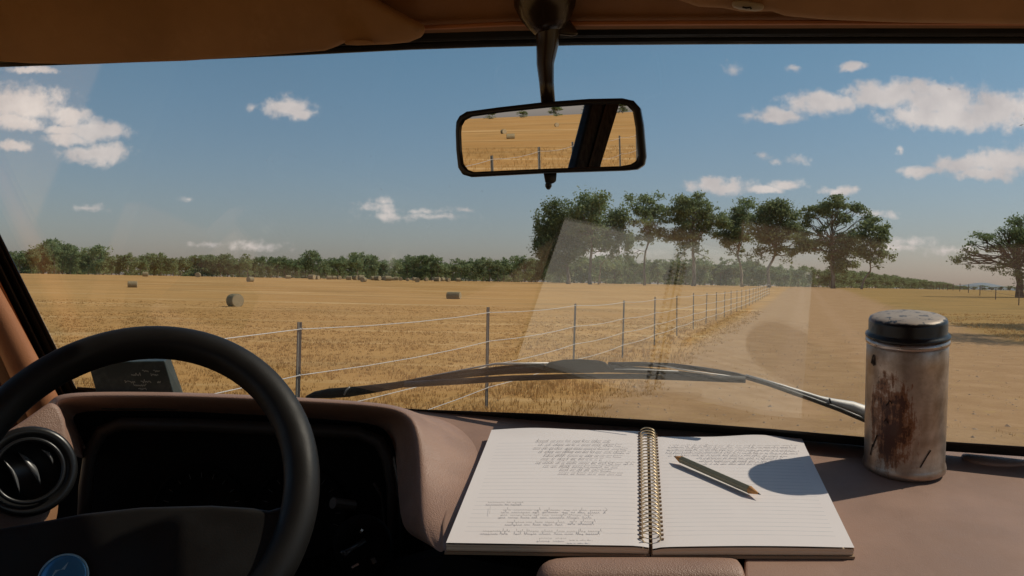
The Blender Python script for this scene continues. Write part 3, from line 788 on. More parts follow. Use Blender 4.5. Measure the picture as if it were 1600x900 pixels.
# --- pillars, doors and the rest of the shell
b = MB(); pl = [(-150, 205), (-60, 378), (0, 497), (36, 570), (64, 628), (86, 680)]
b.tube([G(x, y, .05) for x, y in pl], [.010, .012, .0165, .019, .021, .021], 14); o = b.build('pillar_trim', ORANGE, van, True); tag(o, 'sunlit orange vinyl trim along the windscreen pillar')
b = MB(); b.tube([G(x, y, .055) for x, y in ((-90, 440), (-40, 545), (-6, 622), (14, 675), (22, 740))], [.01, .011, .012, .013, .013], 12); b.build('pillar_trim', TAN, van, True)
band('pillar', [(-170, 100), (-50, 340), (20, 480), (100, 640), (140, 720)], [(-420, 100), (-210, 420), (-150, 540), (-90, 700), (-60, 800)], .024, .032, BROWN, bev=0)
b = MB(); b.tube([G(2650, -80, .01), G(2650, 400, .01), G(2650, 790, .01)], .03, 10); b.build('pillar', BROWN, van, True)
def wall_panel(name, lat, l0, l1, z0, z1, mat, th=.03):
    b = MB(); q = [V(lat, l0, z0), V(lat, l1, z0), V(lat, l1, z1), V(lat, l0, z1)]; s = RX * (th if lat > 0 else -th)
    b.prism(q, [p + s for p in q]); return b.build(name, mat, van)
for lat in (-.82, .86):
    wall_panel('door_panel', lat, -.95, .45, -1.15, -.30, BROWN)
    wall_panel('side_panel', lat, -4.8, -.955, -1.15, -.34, BROWN)
    wall_panel('roof_rail', lat, -4.8, -.2, .26, .42, BROWN)
b = MB(); b.prism([V(-.86, -4.8, -1.15), V(.9, -4.8, -1.15), V(.9, -4.8, .42), V(-.86, -4.8, .42)], [V(-.86, -4.84, -1.15), V(.9, -4.84, -1.15), V(.9, -4.84, .42), V(-.86, -4.84, .42)]); b.build('rear_panel', BROWN, van)  # unseen rear wall, closed without a window to keep the cab dark
b = MB(); b.prism([V(-.86, -4.8, -1.15), V(.9, -4.8, -1.15), V(.9, .45, -1.15), V(-.86, .45, -1.15)], [V(-.86, -4.8, -1.19), V(.9, -4.8, -1.19), V(.9, .45, -1.19), V(-.86, .45, -1.19)]); b.build('floor', FLOOR, van)
b = MB(); b.prism([V(-.86, .42, -1.18), V(.9, .2, -1.18), V(.9, .2, -.235), V(.1, .26, -.22), V(-.86, .42, -.22)], [V(-.86, .46, -1.18), V(.9, .24, -1.18), V(.9, .24, -.235), V(.1, .30, -.22), V(-.86, .46, -.22)]); b.build('front_panel', FLOOR, van)

# --- dashboard shelf
sh = [(640, 640), (700, 646), (850, 654), (1040, 664), (1350, 688), (1600, 707), (2250, 756), (2250, 1080), (1700, 985), (1400, 965), (1164, 950), (1163, 868), (1000, 866), (850, 864), (702, 864), (690, 858), (690, 820), (700, 770), (700, 700), (660, 660)]
b = MB(); b.prism([S(x, y) for x, y in sh], [S(x, y, -.02) for x, y in sh]); dash = b.build('dashboard', TANF, van, True); mod_bevel(dash, .0025, 3)
for p in dash.data.polygons: p.use_smooth = False
tag(dash, 'sunlit tan dashboard shelf')
# padded roll in front of the shelf, left of the seam
prof_x = [836, 842, 856, 880, 960, 1060, 1140, 1154, 1158]
scl = [.35, .7, .92, 1, 1, 1, 1, .96, .8]
rows = []
for x, s in zip(prof_x, scl):
    c = S(x, 914, -.016); r_ = []
    for k in range(9):
        a = R(-40 + 200 * k / 8); rr = .026 * s
        r_.append(c + Vector((0, math.cos(a) * rr * 1.1, math.sin(a) * rr * .85 + (1 - s) * -.004)))
    c2 = c + Vector((0, -.02, -.12)); r_.append(c2); rows.append(r_)
b = MB(); b.loops(rows); n9 = len(rows[0])
b.f.append(tuple(range(n9))); b.f.append(tuple(len(b.v) - n9 + k for k in range(n9))[::-1]); b.m += [0, 0]
o = b.build('padded_edge', TAN, dash, True); mod_sub(o, 1); tag(o, 'padded roll along the front of the dashboard')
# lower dash under roll and hood, gap shade put into its near-black colour
b = MB(); q0 = [S(560, 905, -.03), S(2250, 1085, -.03)]
b.prism([P(-400, 905, .98), P(560, 890, .98), S(700, 866, -.022), S(1163, 872, -.022), S(1164, 956, -.022), S(2250, 1086, -.022), S(2250, 2400, -.1), P(-400, 2400, .98)],
        [P(-400, 905, 1.05), P(560, 890, 1.05), S(700, 850, -.03), S(1163, 850, -.03), S(1164, 940, -.03), S(2250, 1050, -.03), S(2250, 2300, -.2), P(-400, 2300, 1.05)])
b.build('lower_dash', MATTE, dash)
# small raised demister lid near the glass on the right
b = MB(); b.lathe([(.019, -.002), (.019, .002), (.0165, .0032), (0.001, .0034)], S(1556, 718), SN, 28); o = b.build('demister_cap', TAN, dash, True)
for v_ in o.data.vertices: v_.co.x = (v_.co.x - S(1556, 718).x) * 1.9 + S(1556, 718).x

# --- instrument hood
crest = [(100, 706, .925), (98, 672, .95), (88, 644, .965), (84, 628, .97), (96, 619, .97), (150, 616, .97), (300, 617, .965), (450, 624, .957), (560, 630, .95), (615, 636, .945), (640, 646, .935), (652, 664, .92), (658, 700, .90), (661, 760, .86), (665, 820, .81), (674, 850, .785), (690, 864, .77)]
cent = (380, 760)
def inset(px, py, k): return (px + (cent[0] - px) * k[0], py + (cent[1] - py) * k[1])
rows = []
rowA = []; rowB = []; rowC = []; rowD = []
for (x, y, d) in crest:
    xi, yi = inset(x, y, (.030, .05)); rowC.append(P(xi, yi, d + .004))
    xi, yi = inset(x, y, (.065, .13)); rowB.append(P(xi, yi, d + .035))
    xi, yi = inset(x, y, (.14, .24)); rowA.append(P(xi, yi, d + .10))
outer = [(70, 720, 1.0), (60, 680, 1.02), (60, 655, 1.04), (62, 640, 1.06), (80, 630, 1.08), (150, 624, 1.09), (300, 626, 1.10), (450, 634, 1.09), (560, 642, 1.09), (640, 650, 1.08), (676, 649, 1.08)]
rowO = [P(*q) for q in outer] + [S(716, 664), S(750, 700), S(746, 735), S(722, 800), S(706, 845), S(702, 860)]
rowM = []
for i, (x, y, d) in enumerate(crest):
    c = P(x, y, d); rowM.append(c.lerp(rowO[i], .16) + Vector((0, .0, .006 if 3 <= i <= 9 else .002)))
for i, (x, y, d) in enumerate(crest): rows.append(P(x, y, d))
b = MB(); b.loops([rowA, rowB, rowC, rows, rowM, [p.lerp(q, .5) for p, q in zip(rowM, rowO)], rowO])
hood = b.build('instrument_hood', TAN, van, True, fix=False); mod_sub(hood, 2); tag(hood, 'tan padded hood over the instruments')
# dark fascia with the instrument window
fb = MB()
fo = [(90, 800), (100, 690), (110, 640), (300, 630), (600, 645), (655, 690), (660, 800), (664, 900), (664, 960), (60, 960)]
fb.prism([P(x, y, 1.03) for x, y in fo], [P(x, y, 1.06) for x, y in fo]); fas = fb.build('instrument_panel', MATTE, hood)
DK = vinyl('fascia_plastic', (.030, .022, .017), .5, .4, .4)
fr = [(128, 905), (134, 760), (142, 705), (160, 674), (190, 662), (300, 664), (440, 670), (560, 676), (592, 690), (606, 716), (614, 760), (618, 905)]
b = MB(); b.tube([P(x, y, 1.00) for x, y in fr], .0075, 10); b.build('bezel', DK, fas, True)
GR = new_mat('dial_marks', (.12, .12, .11), .5)
b = MB()
for cx, cy, r_ in ((315, 800, 62), (470, 800, 62)):
    for k in range(13):
        a = R(200 - 220 * k / 12); b.tube([P(cx + math.cos(a) * r_, cy - math.sin(a) * r_, 1.026), P(cx + math.cos(a) * (r_ - 8), cy - math.sin(a) * (r_ - 8), 1.026)], .0004, 4)
b.build('dial_marks', GR, fas)
b = MB()
for cx in (315, 470):
    b.lathe([(.052, 0), (.055, .004), (.052, .008), (.050, .003), (.0, .002)], P(cx, 800, 1.03), (0, -1, 0), 40)
b.build('dial_ring', MATTE, fas, True)
# switch stalk, key barrel and key to the right of the column
b = MB(); b.tube([P(520, 786, .93), P(552, 790, .95)], .006, 10); b.build('panel_strip', DK, fas)
b = MB(); b.lathe([(.030, 0), (.030, .012), (.026, .018), (.014, .018), (.012, .014), (.001, .014)], P(566, 850, .93), (.2, -.95, .25), 36); kb = b.build('key_barrel', MATTE, fas, True)
STEEL = new_mat('steel', (.45, .44, .42), .3, 1)
b = MB(); b.tube([P(538, 866, .88), P(548, 860, .885), P(570, 845, .895)], [.0036, .0032, .003], 8); b.tube([P(535, 868, .878), P(539, 865, .88)], .0048, 8); b.build('switch_stalk', PLAST, fas, True)
b = MB(); b.tube([P(549, 888, .88), P(560, 882, .885)], .0018, 6); b.tube([P(582, 872, .885), P(586, 880, .884)], .0026, 6); b.tube([P(563, 829, .90), P(566, 831, .90)], .0024, 6); b.build('ignition_key', STEEL, fas)
b = MB(); b.tube([P(585, 755, .99), P(597, 775, 1.0), P(602, 820, 1.0), P(604, 880, 1.0)], .002, 6); b.build('bezel', DK, fas, True)

# --- lit wing of the dash with the round air vent
wing = [(-120, 770), (-60, 700), (0, 682), (40, 655), (78, 628), (92, 634), (101, 655), (107, 690), (104, 715), (86, 770), (78, 800), (66, 826), (20, 842), (-60, 855), (-120, 860)]
WN = Vector((.52, -.80, .30)).normalized(); W0 = P(45, 742, .90)
def WP(px, py, off=0.0):
    d = px_dir(px, py); return CAM + d * ((W0 - CAM).dot(WN) + off) / d.dot(WN)
b = MB(); b.prism([WP(x, y) for x, y in wing], [WP(x, y, -.05) for x, y in wing]); wg = b.build('vent_panel', TAN, van, True); mod_bevel(wg, .008, 4)
wc = WP(43, 738); wn = (WN * .55 + (CAM - wc).normalized() * .6).normalized()
b = MB(); b.lathe([(.044, -.02), (.044, .022), (.0425, .026), (.038, .027), (.034, .024), (.032, .016), (.0315, .006), (.001, .005)], wc, wn, 56)
vent = b.build('air_vent', PLAST, van, True); tag(vent, 'round black air vent')
b = MB(); wa = wn.orthogonal().normalized(); wb = wn.cross(wa)
b.tube([wc + wn * .028 + (wa * math.cos(t) + wb * math.sin(t)) * .0305 for t in [2 * math.pi * k / 48 for k in range(48)]], .0022, 8, closed=True); b.build('ring', PLAST, vent, True)
def VN(px, py, off=0.0):
    d = px_dir(px, py); return CAM + d * ((wc - CAM).dot(wn) + off) / d.dot(wn)
CH = new_mat('grey_blade', (.10, .10, .10), .35, .2, .6)
for (a, c, w) in (((5, 718), (31, 772), 1.0), ((28, 706), (64, 758), 1.7), ((64, 702), (83, 727), .9)):
    mx_, my_ = (a[0] + c[0]) / 2, (a[1] + c[1]) / 2; dx, dy = c[0] - a[0], c[1] - a[1]; l = math.hypot(dx, dy); nx, ny = dy / l, -dx / l
    up_ = []; dn_ = []
    for k in range(9):
        t = k / 8; s = math.sin(math.pi * t); x = a[0] + dx * t + nx * 5 * s; y = a[1] + dy * t + ny * 5 * s
        up_.append((x + nx * 3.2 * w * s, y + ny * 3.2 * w * s)); dn_.append((x - nx * 3.2 * w * s - .1, y - ny * 3.2 * w * s))
    ol = up_ + dn_[1:-1][::-1]
    b = MB(); b.prism([VN(x, y, .021) for x, y in ol], [VN(x, y, .009) for x, y in ol]); b.build('blade', CH, vent, True)

# --- steering wheel
yw = R(-5)
WU = Vector((math.sin(yw) * .5, math.cos(yw) * .5, .866)).normalized(); WR = Vector((math.cos(yw), -math.sin(yw), 0)); WNn = WR.cross(WU)
if WNn.y > 0: WNn = -WNn
WC = P(203, 772, .785)
def W(px, py, off=0.0):
    d = px_dir(px, py); return CAM + d * ((WC - CAM).dot(WNn) + off) / d.dot(WNn)
wheel_m = new_mat('wheel_leather', (.011, .010, .009), .5, spec=.32); n_ = NT(wheel_m); n_.bump(n_.voro(n_.pos(), 600), .08, .0006)
n_.rough(n_.rng(n_.noise(n_.pos(), 20, 4), .3, .7, .42, .62))
b = MB(); NN = 96; RR = .148; b_pts = [WC + (WR * math.cos(t) + WU * math.sin(t)) * RR for t in [2 * math.pi * k / NN for k in range(NN)]]
b.tube(b_pts, .0160, 20, closed=True); wheel = b.build('steering_wheel', wheel_m, van, True)
pad = [(-160, 850), (-60, 835), (0, 826), (60, 816), (130, 803), (220, 793), (330, 790), (395, 794), (420, 798), (448, 790), (462, 770), (466, 800), (448, 850), (440, 900), (430, 1000), (300, 1060), (0, 1080), (-160, 1060)]
b = MB(); b.prism([W(x, y, .004) for x, y in pad], [W(x, y, -.024) for x, y in pad]); o = b.build('hub_pad', wheel_m, wheel, True); mod_bevel(o, .007, 4)
ec = W(100, 905, .004)
BLUE = new_mat('sky_tinted_metal', (.05, .22, .42), .25, .35, .6)  # reflected sky is put into the emblem's blue base colour
b = MB(); b.lathe([(.0195, -.002), (.0195, .002), (.018, .0045), (.012, .0062), (.001, .0068)], ec, WNn, 48); em = b.build('emblem', BLUE, wheel, True)
PALE = new_mat('pale_enamel', (.30, .50, .62), .3, .3, .6)
b = MB(); b.tube([ec + WNn * .0025 + (WR * math.cos(t) + WU * math.sin(t)) * .0195 for t in [2 * math.pi * k / 48 for k in range(48)]], .0011, 8, closed=True); b.build('ring', PALE, em, True)
b = MB()
def EM(x, y): return ec + WNn * .0065 + WR * x + WU * y
for q in (((-.006, .006), (-.0015, .0065), (.003, .0125), (.001, .005), (-.002, .001), (-.008, .0005)), ((-.009, -.003), (-.001, -.002), (-.001, -.006), (-.004, -.006), (-.005, -.0045), (-.010, -.006))):
    b.prism([EM(*p) for p in q], [EM(*p) - WNn * .003 for p in q])
b.build('mark', PALE, em)
b = MB(); b.tube([W(215, 900, -.02), W(215, 900, -.02) - WNn * .2], .045, 20); b.build('column', PLAST, wheel, True)

# --- rear-view mirror
MC = P(860, 215, .79)
def mirror_normal():
    v = (MC - CAM).normalized(); r = Vector((-.545, -.838, -.024)).normalized(); return (r - v).normalized()
MN = mirror_normal()
def M(px, py, off=0.0):                       # off towards the viewer
    d = px_dir(px, py); return CAM + d * ((MC - CAM).dot(MN) + off) / d.dot(MN)
mo = [(711, 205), (712, 190), (717, 181), (728, 174), (780, 167), (850, 159), (920, 154), (972, 153), (990, 157), (1000, 168), (1005, 195), (1009, 245), (1006, 258), (995, 265), (975, 267), (850, 271), (736, 277), (722, 273), (715, 262), (712, 235)]
mi_ = [(718, 207), (719, 197), (724, 188), (735, 182), (785, 175), (852, 168), (920, 163), (966, 162), (980, 165), (989, 174), (993, 198), (997, 243), (994, 252), (986, 257), (970, 260), (850, 264), (740, 269), (729, 265), (722, 256), (719, 234)]
b = MB(); fo_ = [M(*p, .004) for p in mo]; fi_ = [M(*p, .0045) for p in mi_]; gi = [M(*p, .0005) for p in mi_]
cen = sum(fo_, Vector()) / len(fo_)
mid = [p + (cen - p) * .01 - MN * .012 for p in fo_]; bk = [p + (cen - p) * .22 - MN * .03 for p in fo_]
b.loops([gi, fi_, fo_, mid, bk], close=True); k0 = len(b.v) - len(mo); b.f.append(tuple(range(k0, len(b.v)))); b.m.append(0)
b.f.append(tuple(range(len(mo)))); b.m.append(0)
mir = b.build('rear_view_mirror', PLAST, van, False); mod_bevel(mir, .0015, 3)
for p in mir.data.polygons: p.use_smooth = True
MG = new_mat('mirror_silver', (.88, .84, .78), .0, 1.0)
mg = meshobj('mirror_glass', [M(*p, .0012) for p in mi_], [tuple(range(len(mi_)))], MG, mir)
mg.data.update()
stem_m = new_mat('brown_gloss', (.030, .019, .011), .25, spec=.6)
b = MB(); b.tube([P(857, -10, .80), P(857, 25, .80), P(856, 50, .80), P(855, 72, .80), (P(852, 100, .80)), P(854, 130, .80), P(857, 168, .80)], [.0160, .0150, .0112, .0098, .0078, .0066, .0062], 18); b.build('stem', stem_m, mir, True)
b = MB(); b.tube([P(853, -90, .80), P(853, -30, .80), P(853, 8, .80), P(855, 24, .80), P(858, 40, .80), P(860, 51, .80)], [.0290, .0290, .0285, .0240, .0180, .0130], 28); b.build('mount', stem_m, mir, True)
b = MB(); b.prism([P(862, 20, .797), P(884, 22, .797), P(905, 52, .797), (P(897, 57, .797)), P(868, 54, .797)], [P(862, 20, .812), P(884, 22, .812), P(903, 52, .812), P(897, 57, .812), P(868, 54, .812)]); o = b.build('mount_clip', stem_m, mir, True); mod_bevel(o, .002, 3)
b = MB(); b.prism([P(849, 270, .795), P(870, 270, .795), P(869, 283, .795), (P(864, 287, .795)), P(852, 286, .795)], [P(849, 270, .806), P(870, 270, .806), P(869, 283, .806), P(864, 287, .806), P(852, 286, .806)]); b.lathe([(.003, 0), (.003, .003), (.0015, .0055), (.0004, .006)], P(857, 286, .80), (0, 0, -1), 14)
o = b.build('tilt_lever', PLAST, mir, True); mod_bevel(o, .001, 2)

# rear side pillar, the dark post seen in the mirror
def mirror_ray(px, py):
    d = px_dir(px, py).normalized(); p = M(px, py); return p, (d - 2 * d.dot(MN) * MN).normalized()
def mirror_wall(px, py, lat):
    p, r = mirror_ray(px, py); t = (lat - (p - VO).dot(RX)) / r.dot(RX); return p + r * t
q = [mirror_wall(925, 166, -.80), mirror_wall(968, 166, -.80), mirror_wall(938, 264, -.80), mirror_wall(900, 264, -.80)]
def ext(a, c, z):                              # carry an edge up or down to a height
    t = (z - a.z) / (c.z - a.z); return a + (c - a) * t
zt, zb = H + .40, H - .42
pq = [ext(q[0], q[3], zt), ext(q[1], q[2], zt), ext(q[1], q[2], zb), ext(q[0], q[3], zb)]
b = MB(); b.prism(pq, [p - RX * .04 for p in pq]); o = b.build('pillar', BLACK, van); mod_bevel(o, .01, 3)
qs = [ext(q[0].lerp(q[1], .40), q[3].lerp(q[2], .40), zt), ext(q[0].lerp(q[1], .48), q[3].lerp(q[2], .48), zt), ext(q[0].lerp(q[1], .48), q[3].lerp(q[2], .48), zb), ext(q[0].lerp(q[1], .40), q[3].lerp(q[2], .40), zb)]
b = MB(); b.prism([p + RX * .008 for p in qs], [p - RX * .002 for p in qs]); b.build('pillar_ridge', PLAST, o)
def mirror_ground(px, py):
    p, r = mirror_ray(px, py); t = .5
    while t < 900:
        w = p + r * t
        if w.z <= tz(w.x, w.y): break
        t *= 1.004
    return w
for (mx_, my_, rz, w_, h_, lab) in ((787, 209, .6, .55, .42, 'hay bale seen only in the mirror, farther one of the close pair'), (798, 217, 2.5, .62, .40, 'hay bale seen only in the mirror, nearer one of the close pair'), (870, 198, 4.0, .5, .45, 'hay bale seen only in the mirror, alone nearer the dark pillar')):
    bale(mirror_ground(mx_, my_), rz, lab, w_, h_)
# trees along the back of the paddock, seen at the top edge of the mirror
for k in range(34):
    a = R(196 + 2.9 * k * .72); D = 300 + rnd.uniform(-20, 20); x, y = D * math.sin(a), D * math.cos(a)
    t = empty('far_tree', (x, y, tz(x, y)), 'tree far behind the van, visible only as a strip in the mirror', 'tree', 'trees behind the van'); s = rnd.uniform(.35, .6); t.scale = (s * 1.6, s * 1.6, s)
    for nm, me in (('trunk', VAR[k % 8][1]), ('crown', CD[k % 8])):
        o = bpy.data.objects.new(nm, me); C.objects.link(o); o.parent = t

# --- wipers, outside the glass
WIP = new_mat('wiper_black', (.018, .022, .021), .75, spec=.2); n_ = NT(WIP); n_.base(n_.mix(n_.rng(n_.noise(n_.pos(), 60, 4, .7), .45, .7), (.004, .005, .005), (.016, .020, .017)))
WSIL = new_mat('wiper_silver', (.62, .60, .57), .6, .4)
K = .00090
def gtube(pts, off, name, mat, parent, flat=None):
    b = MB(); b.tube([G(x, y, off) for x, y, r_ in pts], [r_ * K for x, y, r_ in pts], 10); o = b.build(name, mat, parent, True); return o
wl = gtube([(480, 621, 3), (492, 617, 5), (515, 614.5, 7), (545, 612.5, 7), (580, 608, 6), (620, 602, 4.8), (660, 594, 4), (720, 583, 3.4), (790, 575, 3.2), (850, 571, 3)], -.022, 'wiper_arm', WIP, van)
tag(wl, 'wiper arm rising from behind the instrument hood')
gtube([(538, 617, 1.2), (541, 610, 1.2), (546, 605, 1.0)], -.014, 'clip_line', WSIL, wl)
bl = gtube([(633, 601, 4.2), (700, 597, 4.2), (800, 591, 3.8), (900, 588, 3.4), (1000, 588, 3.4), (1100, 591, 4), (1165, 593, 4.4)], -.010, 'wiper_blade', BLACK, wl)
gtube([(690, 592, 2.2), (740, 585, 3.2), (790, 580, 4), (845, 577, 5), (900, 575, 6), (955, 576, 5), (1010, 579, 3.8), (1060, 583, 3), (1110, 588, 2.2)], -.017, 'wiper_frame', WIP, wl)
gtube([(650, 592, 1), (760, 571, 1.2), (775, 568.5, 1.6), (860, 568, 1.6)], -.024, 'wiper_frame', WSIL, wl)
b = MB(); hb = [(845, 578), (858, 566), (880, 562), (905, 561), (935, 563), (946, 566), (956, 577), (925, 583), (880, 583)]
b.prism([G(x, y, -.012) for x, y in hb], [G(x, y, -.030) for x, y in hb]); o = b.build('hub_cover', WIP, wl, True); mod_bevel(o, .003, 3)
wr = gtube([(950, 569, 2.6), (1000, 569, 3), (1050, 571, 3), (1100, 577, 2.8), (1150, 585, 2.6), (1200, 600, 2.6), (1260, 621, 2.8), (1310, 639, 3), (1360, 660, 3.2), (1430, 690, 3.4)], -.024, 'wiper_arm', BLACK, van)
tag(wr, 'wiper arm with a silver cover near the tin')
gtube([(1165, 586, 1.2), (1220, 602, 1.8), (1280, 622, 3), (1297, 628, 5), (1330, 636, 7.5), (1352, 645, 9), (1380, 656, 10)], -.034, 'arm_cover', WSIL, wr)
gtube([(1296, 623, 1.2), (1299, 633, 1.2)], -.026, 'clip_line', BLACK, wr)
gtube([(1020, 569, .8), (1080, 580, .8), (1158, 590, .9)], -.016, 'wiper_frame', WSIL, wr)
gtube([(960, 577, .7), (985, 577, .7), (1060, 580, .7)], -.0075, 'wiper_frame', WSIL, wr)

# ================================================================== loose things on the dashboard
# dark green box behind the hood
GB_ = new_mat('dark_green_card', (.020, .030, .024), .45, spec=.4); n_ = NT(GB_); n_.base(n_.mix(n_.rng(n_.noise(n_.pos(), 45, 5, .7), .45, .7), (.018, .027, .022), (.050, .062, .052)))
b = MB(); b.prism([P(137, 566, 1.015), P(257, 564, 1.015), P(279, 640, 1.015), P(158, 640, 1.015)], [P(152, 556.5, 1.07), P(265, 555, 1.07), P(296, 640, 1.07), P(175, 640, 1.07)])
gb = b.build('box', GB_); mod_bevel(gb, .0012, 2); tag(gb, 'small dark green box with scratched pale writing, standing behind the instrument hood', 'box')
SCR = new_mat('pale_scratches', (.30, .32, .27), .7)
def scribble(B, fn, x0, x1, y, h, rnd_, w, step=2.0, gap=.18):
    """a line of handwriting-like strokes from x0 to x1"""
    x = x0
    while x < x1:
        n = rnd_.randint(3, 9); pts = []
        for k in range(n * 2):
            pts.append((x, y + (h * .5 if k % 2 else -h * .5) * rnd_.uniform(.25, 1.0) - (h * .8 if rnd_.random() < .12 else 0))); x += step * rnd_.uniform(.35, .75)
            if x > x1: break
        if len(pts) > 1:
            for (p, q) in zip(pts, pts[1:]):
                a, c = Vector((p[0], p[1])), Vector((q[0], q[1])); t = (c - a)
                if t.length < 1e-5: continue
                nn = Vector((-t.y, t.x)).normalized() * w
                B.add([fn(*(a + nn)), fn(*(c + nn)), fn(*(c - nn)), fn(*(a - nn))], [(0, 1, 2, 3)])
        x += step * (1 + 3 * rnd_.random()) * (2 if rnd_.random() < gap else 1)
B = MB(); r2 = random.Random(4)
for (a, c, y) in ((222, 250, 580), (205, 248, 586), (195, 252, 597), (208, 246, 602), (216, 240, 608)):
    scribble(B, lambda x, y: P(x, y, 1.0142), a, c, y, 3.2, r2, .45, 2.6)
B.build('scratched_writing', SCR, gb, fix=False)

# --- spiral notebook
paper = new_mat('ruled_paper', (.80, .765, .75), .85, spec=.15)
n_ = NT(paper); uv = n_.N.new('ShaderNodeUVMap').outputs[0]; sx, sy, sz = n_.sep(uv)[0:3]
fr_ = n_.math('FRACT', n_.math('MULTIPLY', sy, 31.0)); ln_ = n_.math('LESS_THAN', n_.math('ABSOLUTE', n_.math('SUBTRACT', fr_, .5)), .045)
inm = n_.math('MULTIPLY', n_.math('MULTIPLY', n_.math('GREATER_THAN', sy, .055), n_.math('LESS_THAN', sy, .86)), n_.math('MULTIPLY', n_.math('GREATER_THAN', sx, .07), n_.math('LESS_THAN', sx, .93)))
fade = n_.rng(n_.noise(uv, 6, 3), .3, .7, .35, .85)
n_.base(n_.mix(n_.math('MULTIPLY', n_.math('MULTIPLY', ln_, inm), fade), n_.mix(n_.noise(uv, 5, 4), (.82, .755, .735), (.86, .80, .78)), (.52, .51, .52)))
edge_m = new_mat('page_edges', (.62, .47, .33), .9, spec=.1); n_ = NT(edge_m); n_.base(n_.mix(n_.noise(n_.map(n_.pos(), scale=(1, 1, 60)), 30, 3), (.88, .72, .54), (.62, .46, .32)))  # golden light through the paper is put into the edge colour
cover_m = new_mat('kraft_cover', (.30, .20, .12), .7)
INK = new_mat('pencil_marks', (.40, .37, .36), .8)
TH = .0105
nb = empty('spiral_notebook', S(1015, 760), 'open spiral notebook with ruled pages and faint handwriting lying on the dashboard', 'notebook')
def page(corners, name, th, bumpf, lab):
    """corners: near-left, near-right, far-right, far-left pixels on the plane TH above the shelf"""
    nl, nr, fr2, fl = [S(x, y, TH) for x, y in corners]; nu, nv = 24, 30; vs = []; uvs = []
    for j in range(nv + 1):
        for i in range(nu + 1):
            u, v = i / nu, j / nv; p = nl.lerp(nr, u).lerp(fl.lerp(fr2, u), v) + SN * bumpf(u, v)
            vs.append(p); uvs.append((u, v))
    fs = [(j * (nu + 1) + i, j * (nu + 1) + i + 1, (j + 1) * (nu + 1) + i + 1, (j + 1) * (nu + 1) + i) for j in range(nv) for i in range(nu)]
    o = meshobj(name, vs, fs, paper, nb, True); ul = o.data.uv_layers.new(name='UVMap')
    for l in o.data.loops: ul.data[l.index].uv = uvs[l.vertex_index]
    tag(o, lab)
    # block of pages beneath, uneven edges
    out = []
    for i in range(nu + 1): out.append(vs[i])
    for j in range(1, nv + 1): out.append(vs[j * (nu + 1) + nu])
    for i in range(nu - 1, -1, -1): out.append(vs[nv * (nu + 1) + i])
    for j in range(nv - 1, 0, -1): out.append(vs[j * (nu + 1)])
    b = MB(); cen = sum(out, Vector()) / len(out); loops_ = []
    for k, (dz, sc) in enumerate(((.0016, .9985), (.0030, 1.0), (.004, .996), (.0058, .999), (th * .72, .994))):
        loops_.append([cen + (p - cen) * sc - SN * dz - SN * ((p - cen).dot(SN)) * (k / 5) for p in out])
    b.loops(loops_, close=True); L_ = len(out); b.f.append(tuple(range(len(b.v) - L_, len(b.v)))); b.m.append(0)
    b.build('page_block', edge_m, nb)
    c2 = [cen + (p - cen) * 1.012 - SN * ((p - cen).dot(SN)) for p in out]
    b = MB(); b.prism([p - SN * (th * .74) for p in c2], [p - SN * (th - .0006) for p in c2]); b.build('cover', cover_m, nb)
    return o
page([(697, 848), (1014, 853), (1011, 674), (768, 673)], 'page', TH, lambda u, v: .0012 * math.sin(u * 3.1) * math.sin(v * 2) + .0028 * max(0, v - .93) / .07 * math.exp(-((u - .25) / .25) ** 2) - .0015 * max(0, u - .94) / .06, 'left page of the notebook')
page([(1020, 855), (1335, 856), (1253, 687), (1015, 682)], 'page', TH, lambda u, v: .0015 * math.sin(u * 3) * (1 - v * .5) + .0040 * max(0, v - .9) / .1 * math.exp(-((u - .72) / .22) ** 2) - .0015 * max(0, .05 - u) / .05, 'right page of the notebook')
# wire coil
WIRE = new_mat('brass_wire', (.78, .62, .40), .38, .7)
b = MB(); a0, a1 = S(1012, 676, TH + .001), S(1018, 846, TH + .001); turns = 31; pts = []
axv = (a1 - a0); axn = axv.normalized(); sx_ = axn.cross(SN).normalized(); rad = .0078
for k in range(turns * 20 + 1):
    t = k / (turns * 20); a = 2 * math.pi * k / 20
    pts.append(a0 + axv * t + sx_ * math.cos(a) * rad * 1.0 + SN * (math.sin(a) * rad * .62 + .0016))
b.tube(pts, .00065, 6); b.build('wire_spiral', WIRE, nb, True)
b = MB(); b2 = MB()
for k in range(turns):
    t = (k + .25) / turns; c = a0 + axv * t - SN * .0005
    for sgn in (-1, 1):
        e = c + sx_ * sgn * rad * 1.12
        b2.prism([e + sx_ * x + axn * y + SN * .0012 for x, y in ((-.0018, -.0008), (.0018, -.0005), (.0018, .0005), (-.0018, .0008))], [e + sx_ * x + axn * y - SN * .001 for x, y in ((-.0018, -.0008), (.0018, -.0005), (.0018, .0005), (-.0018, .0008))])
b2.build('punched_holes', cover_m, nb)
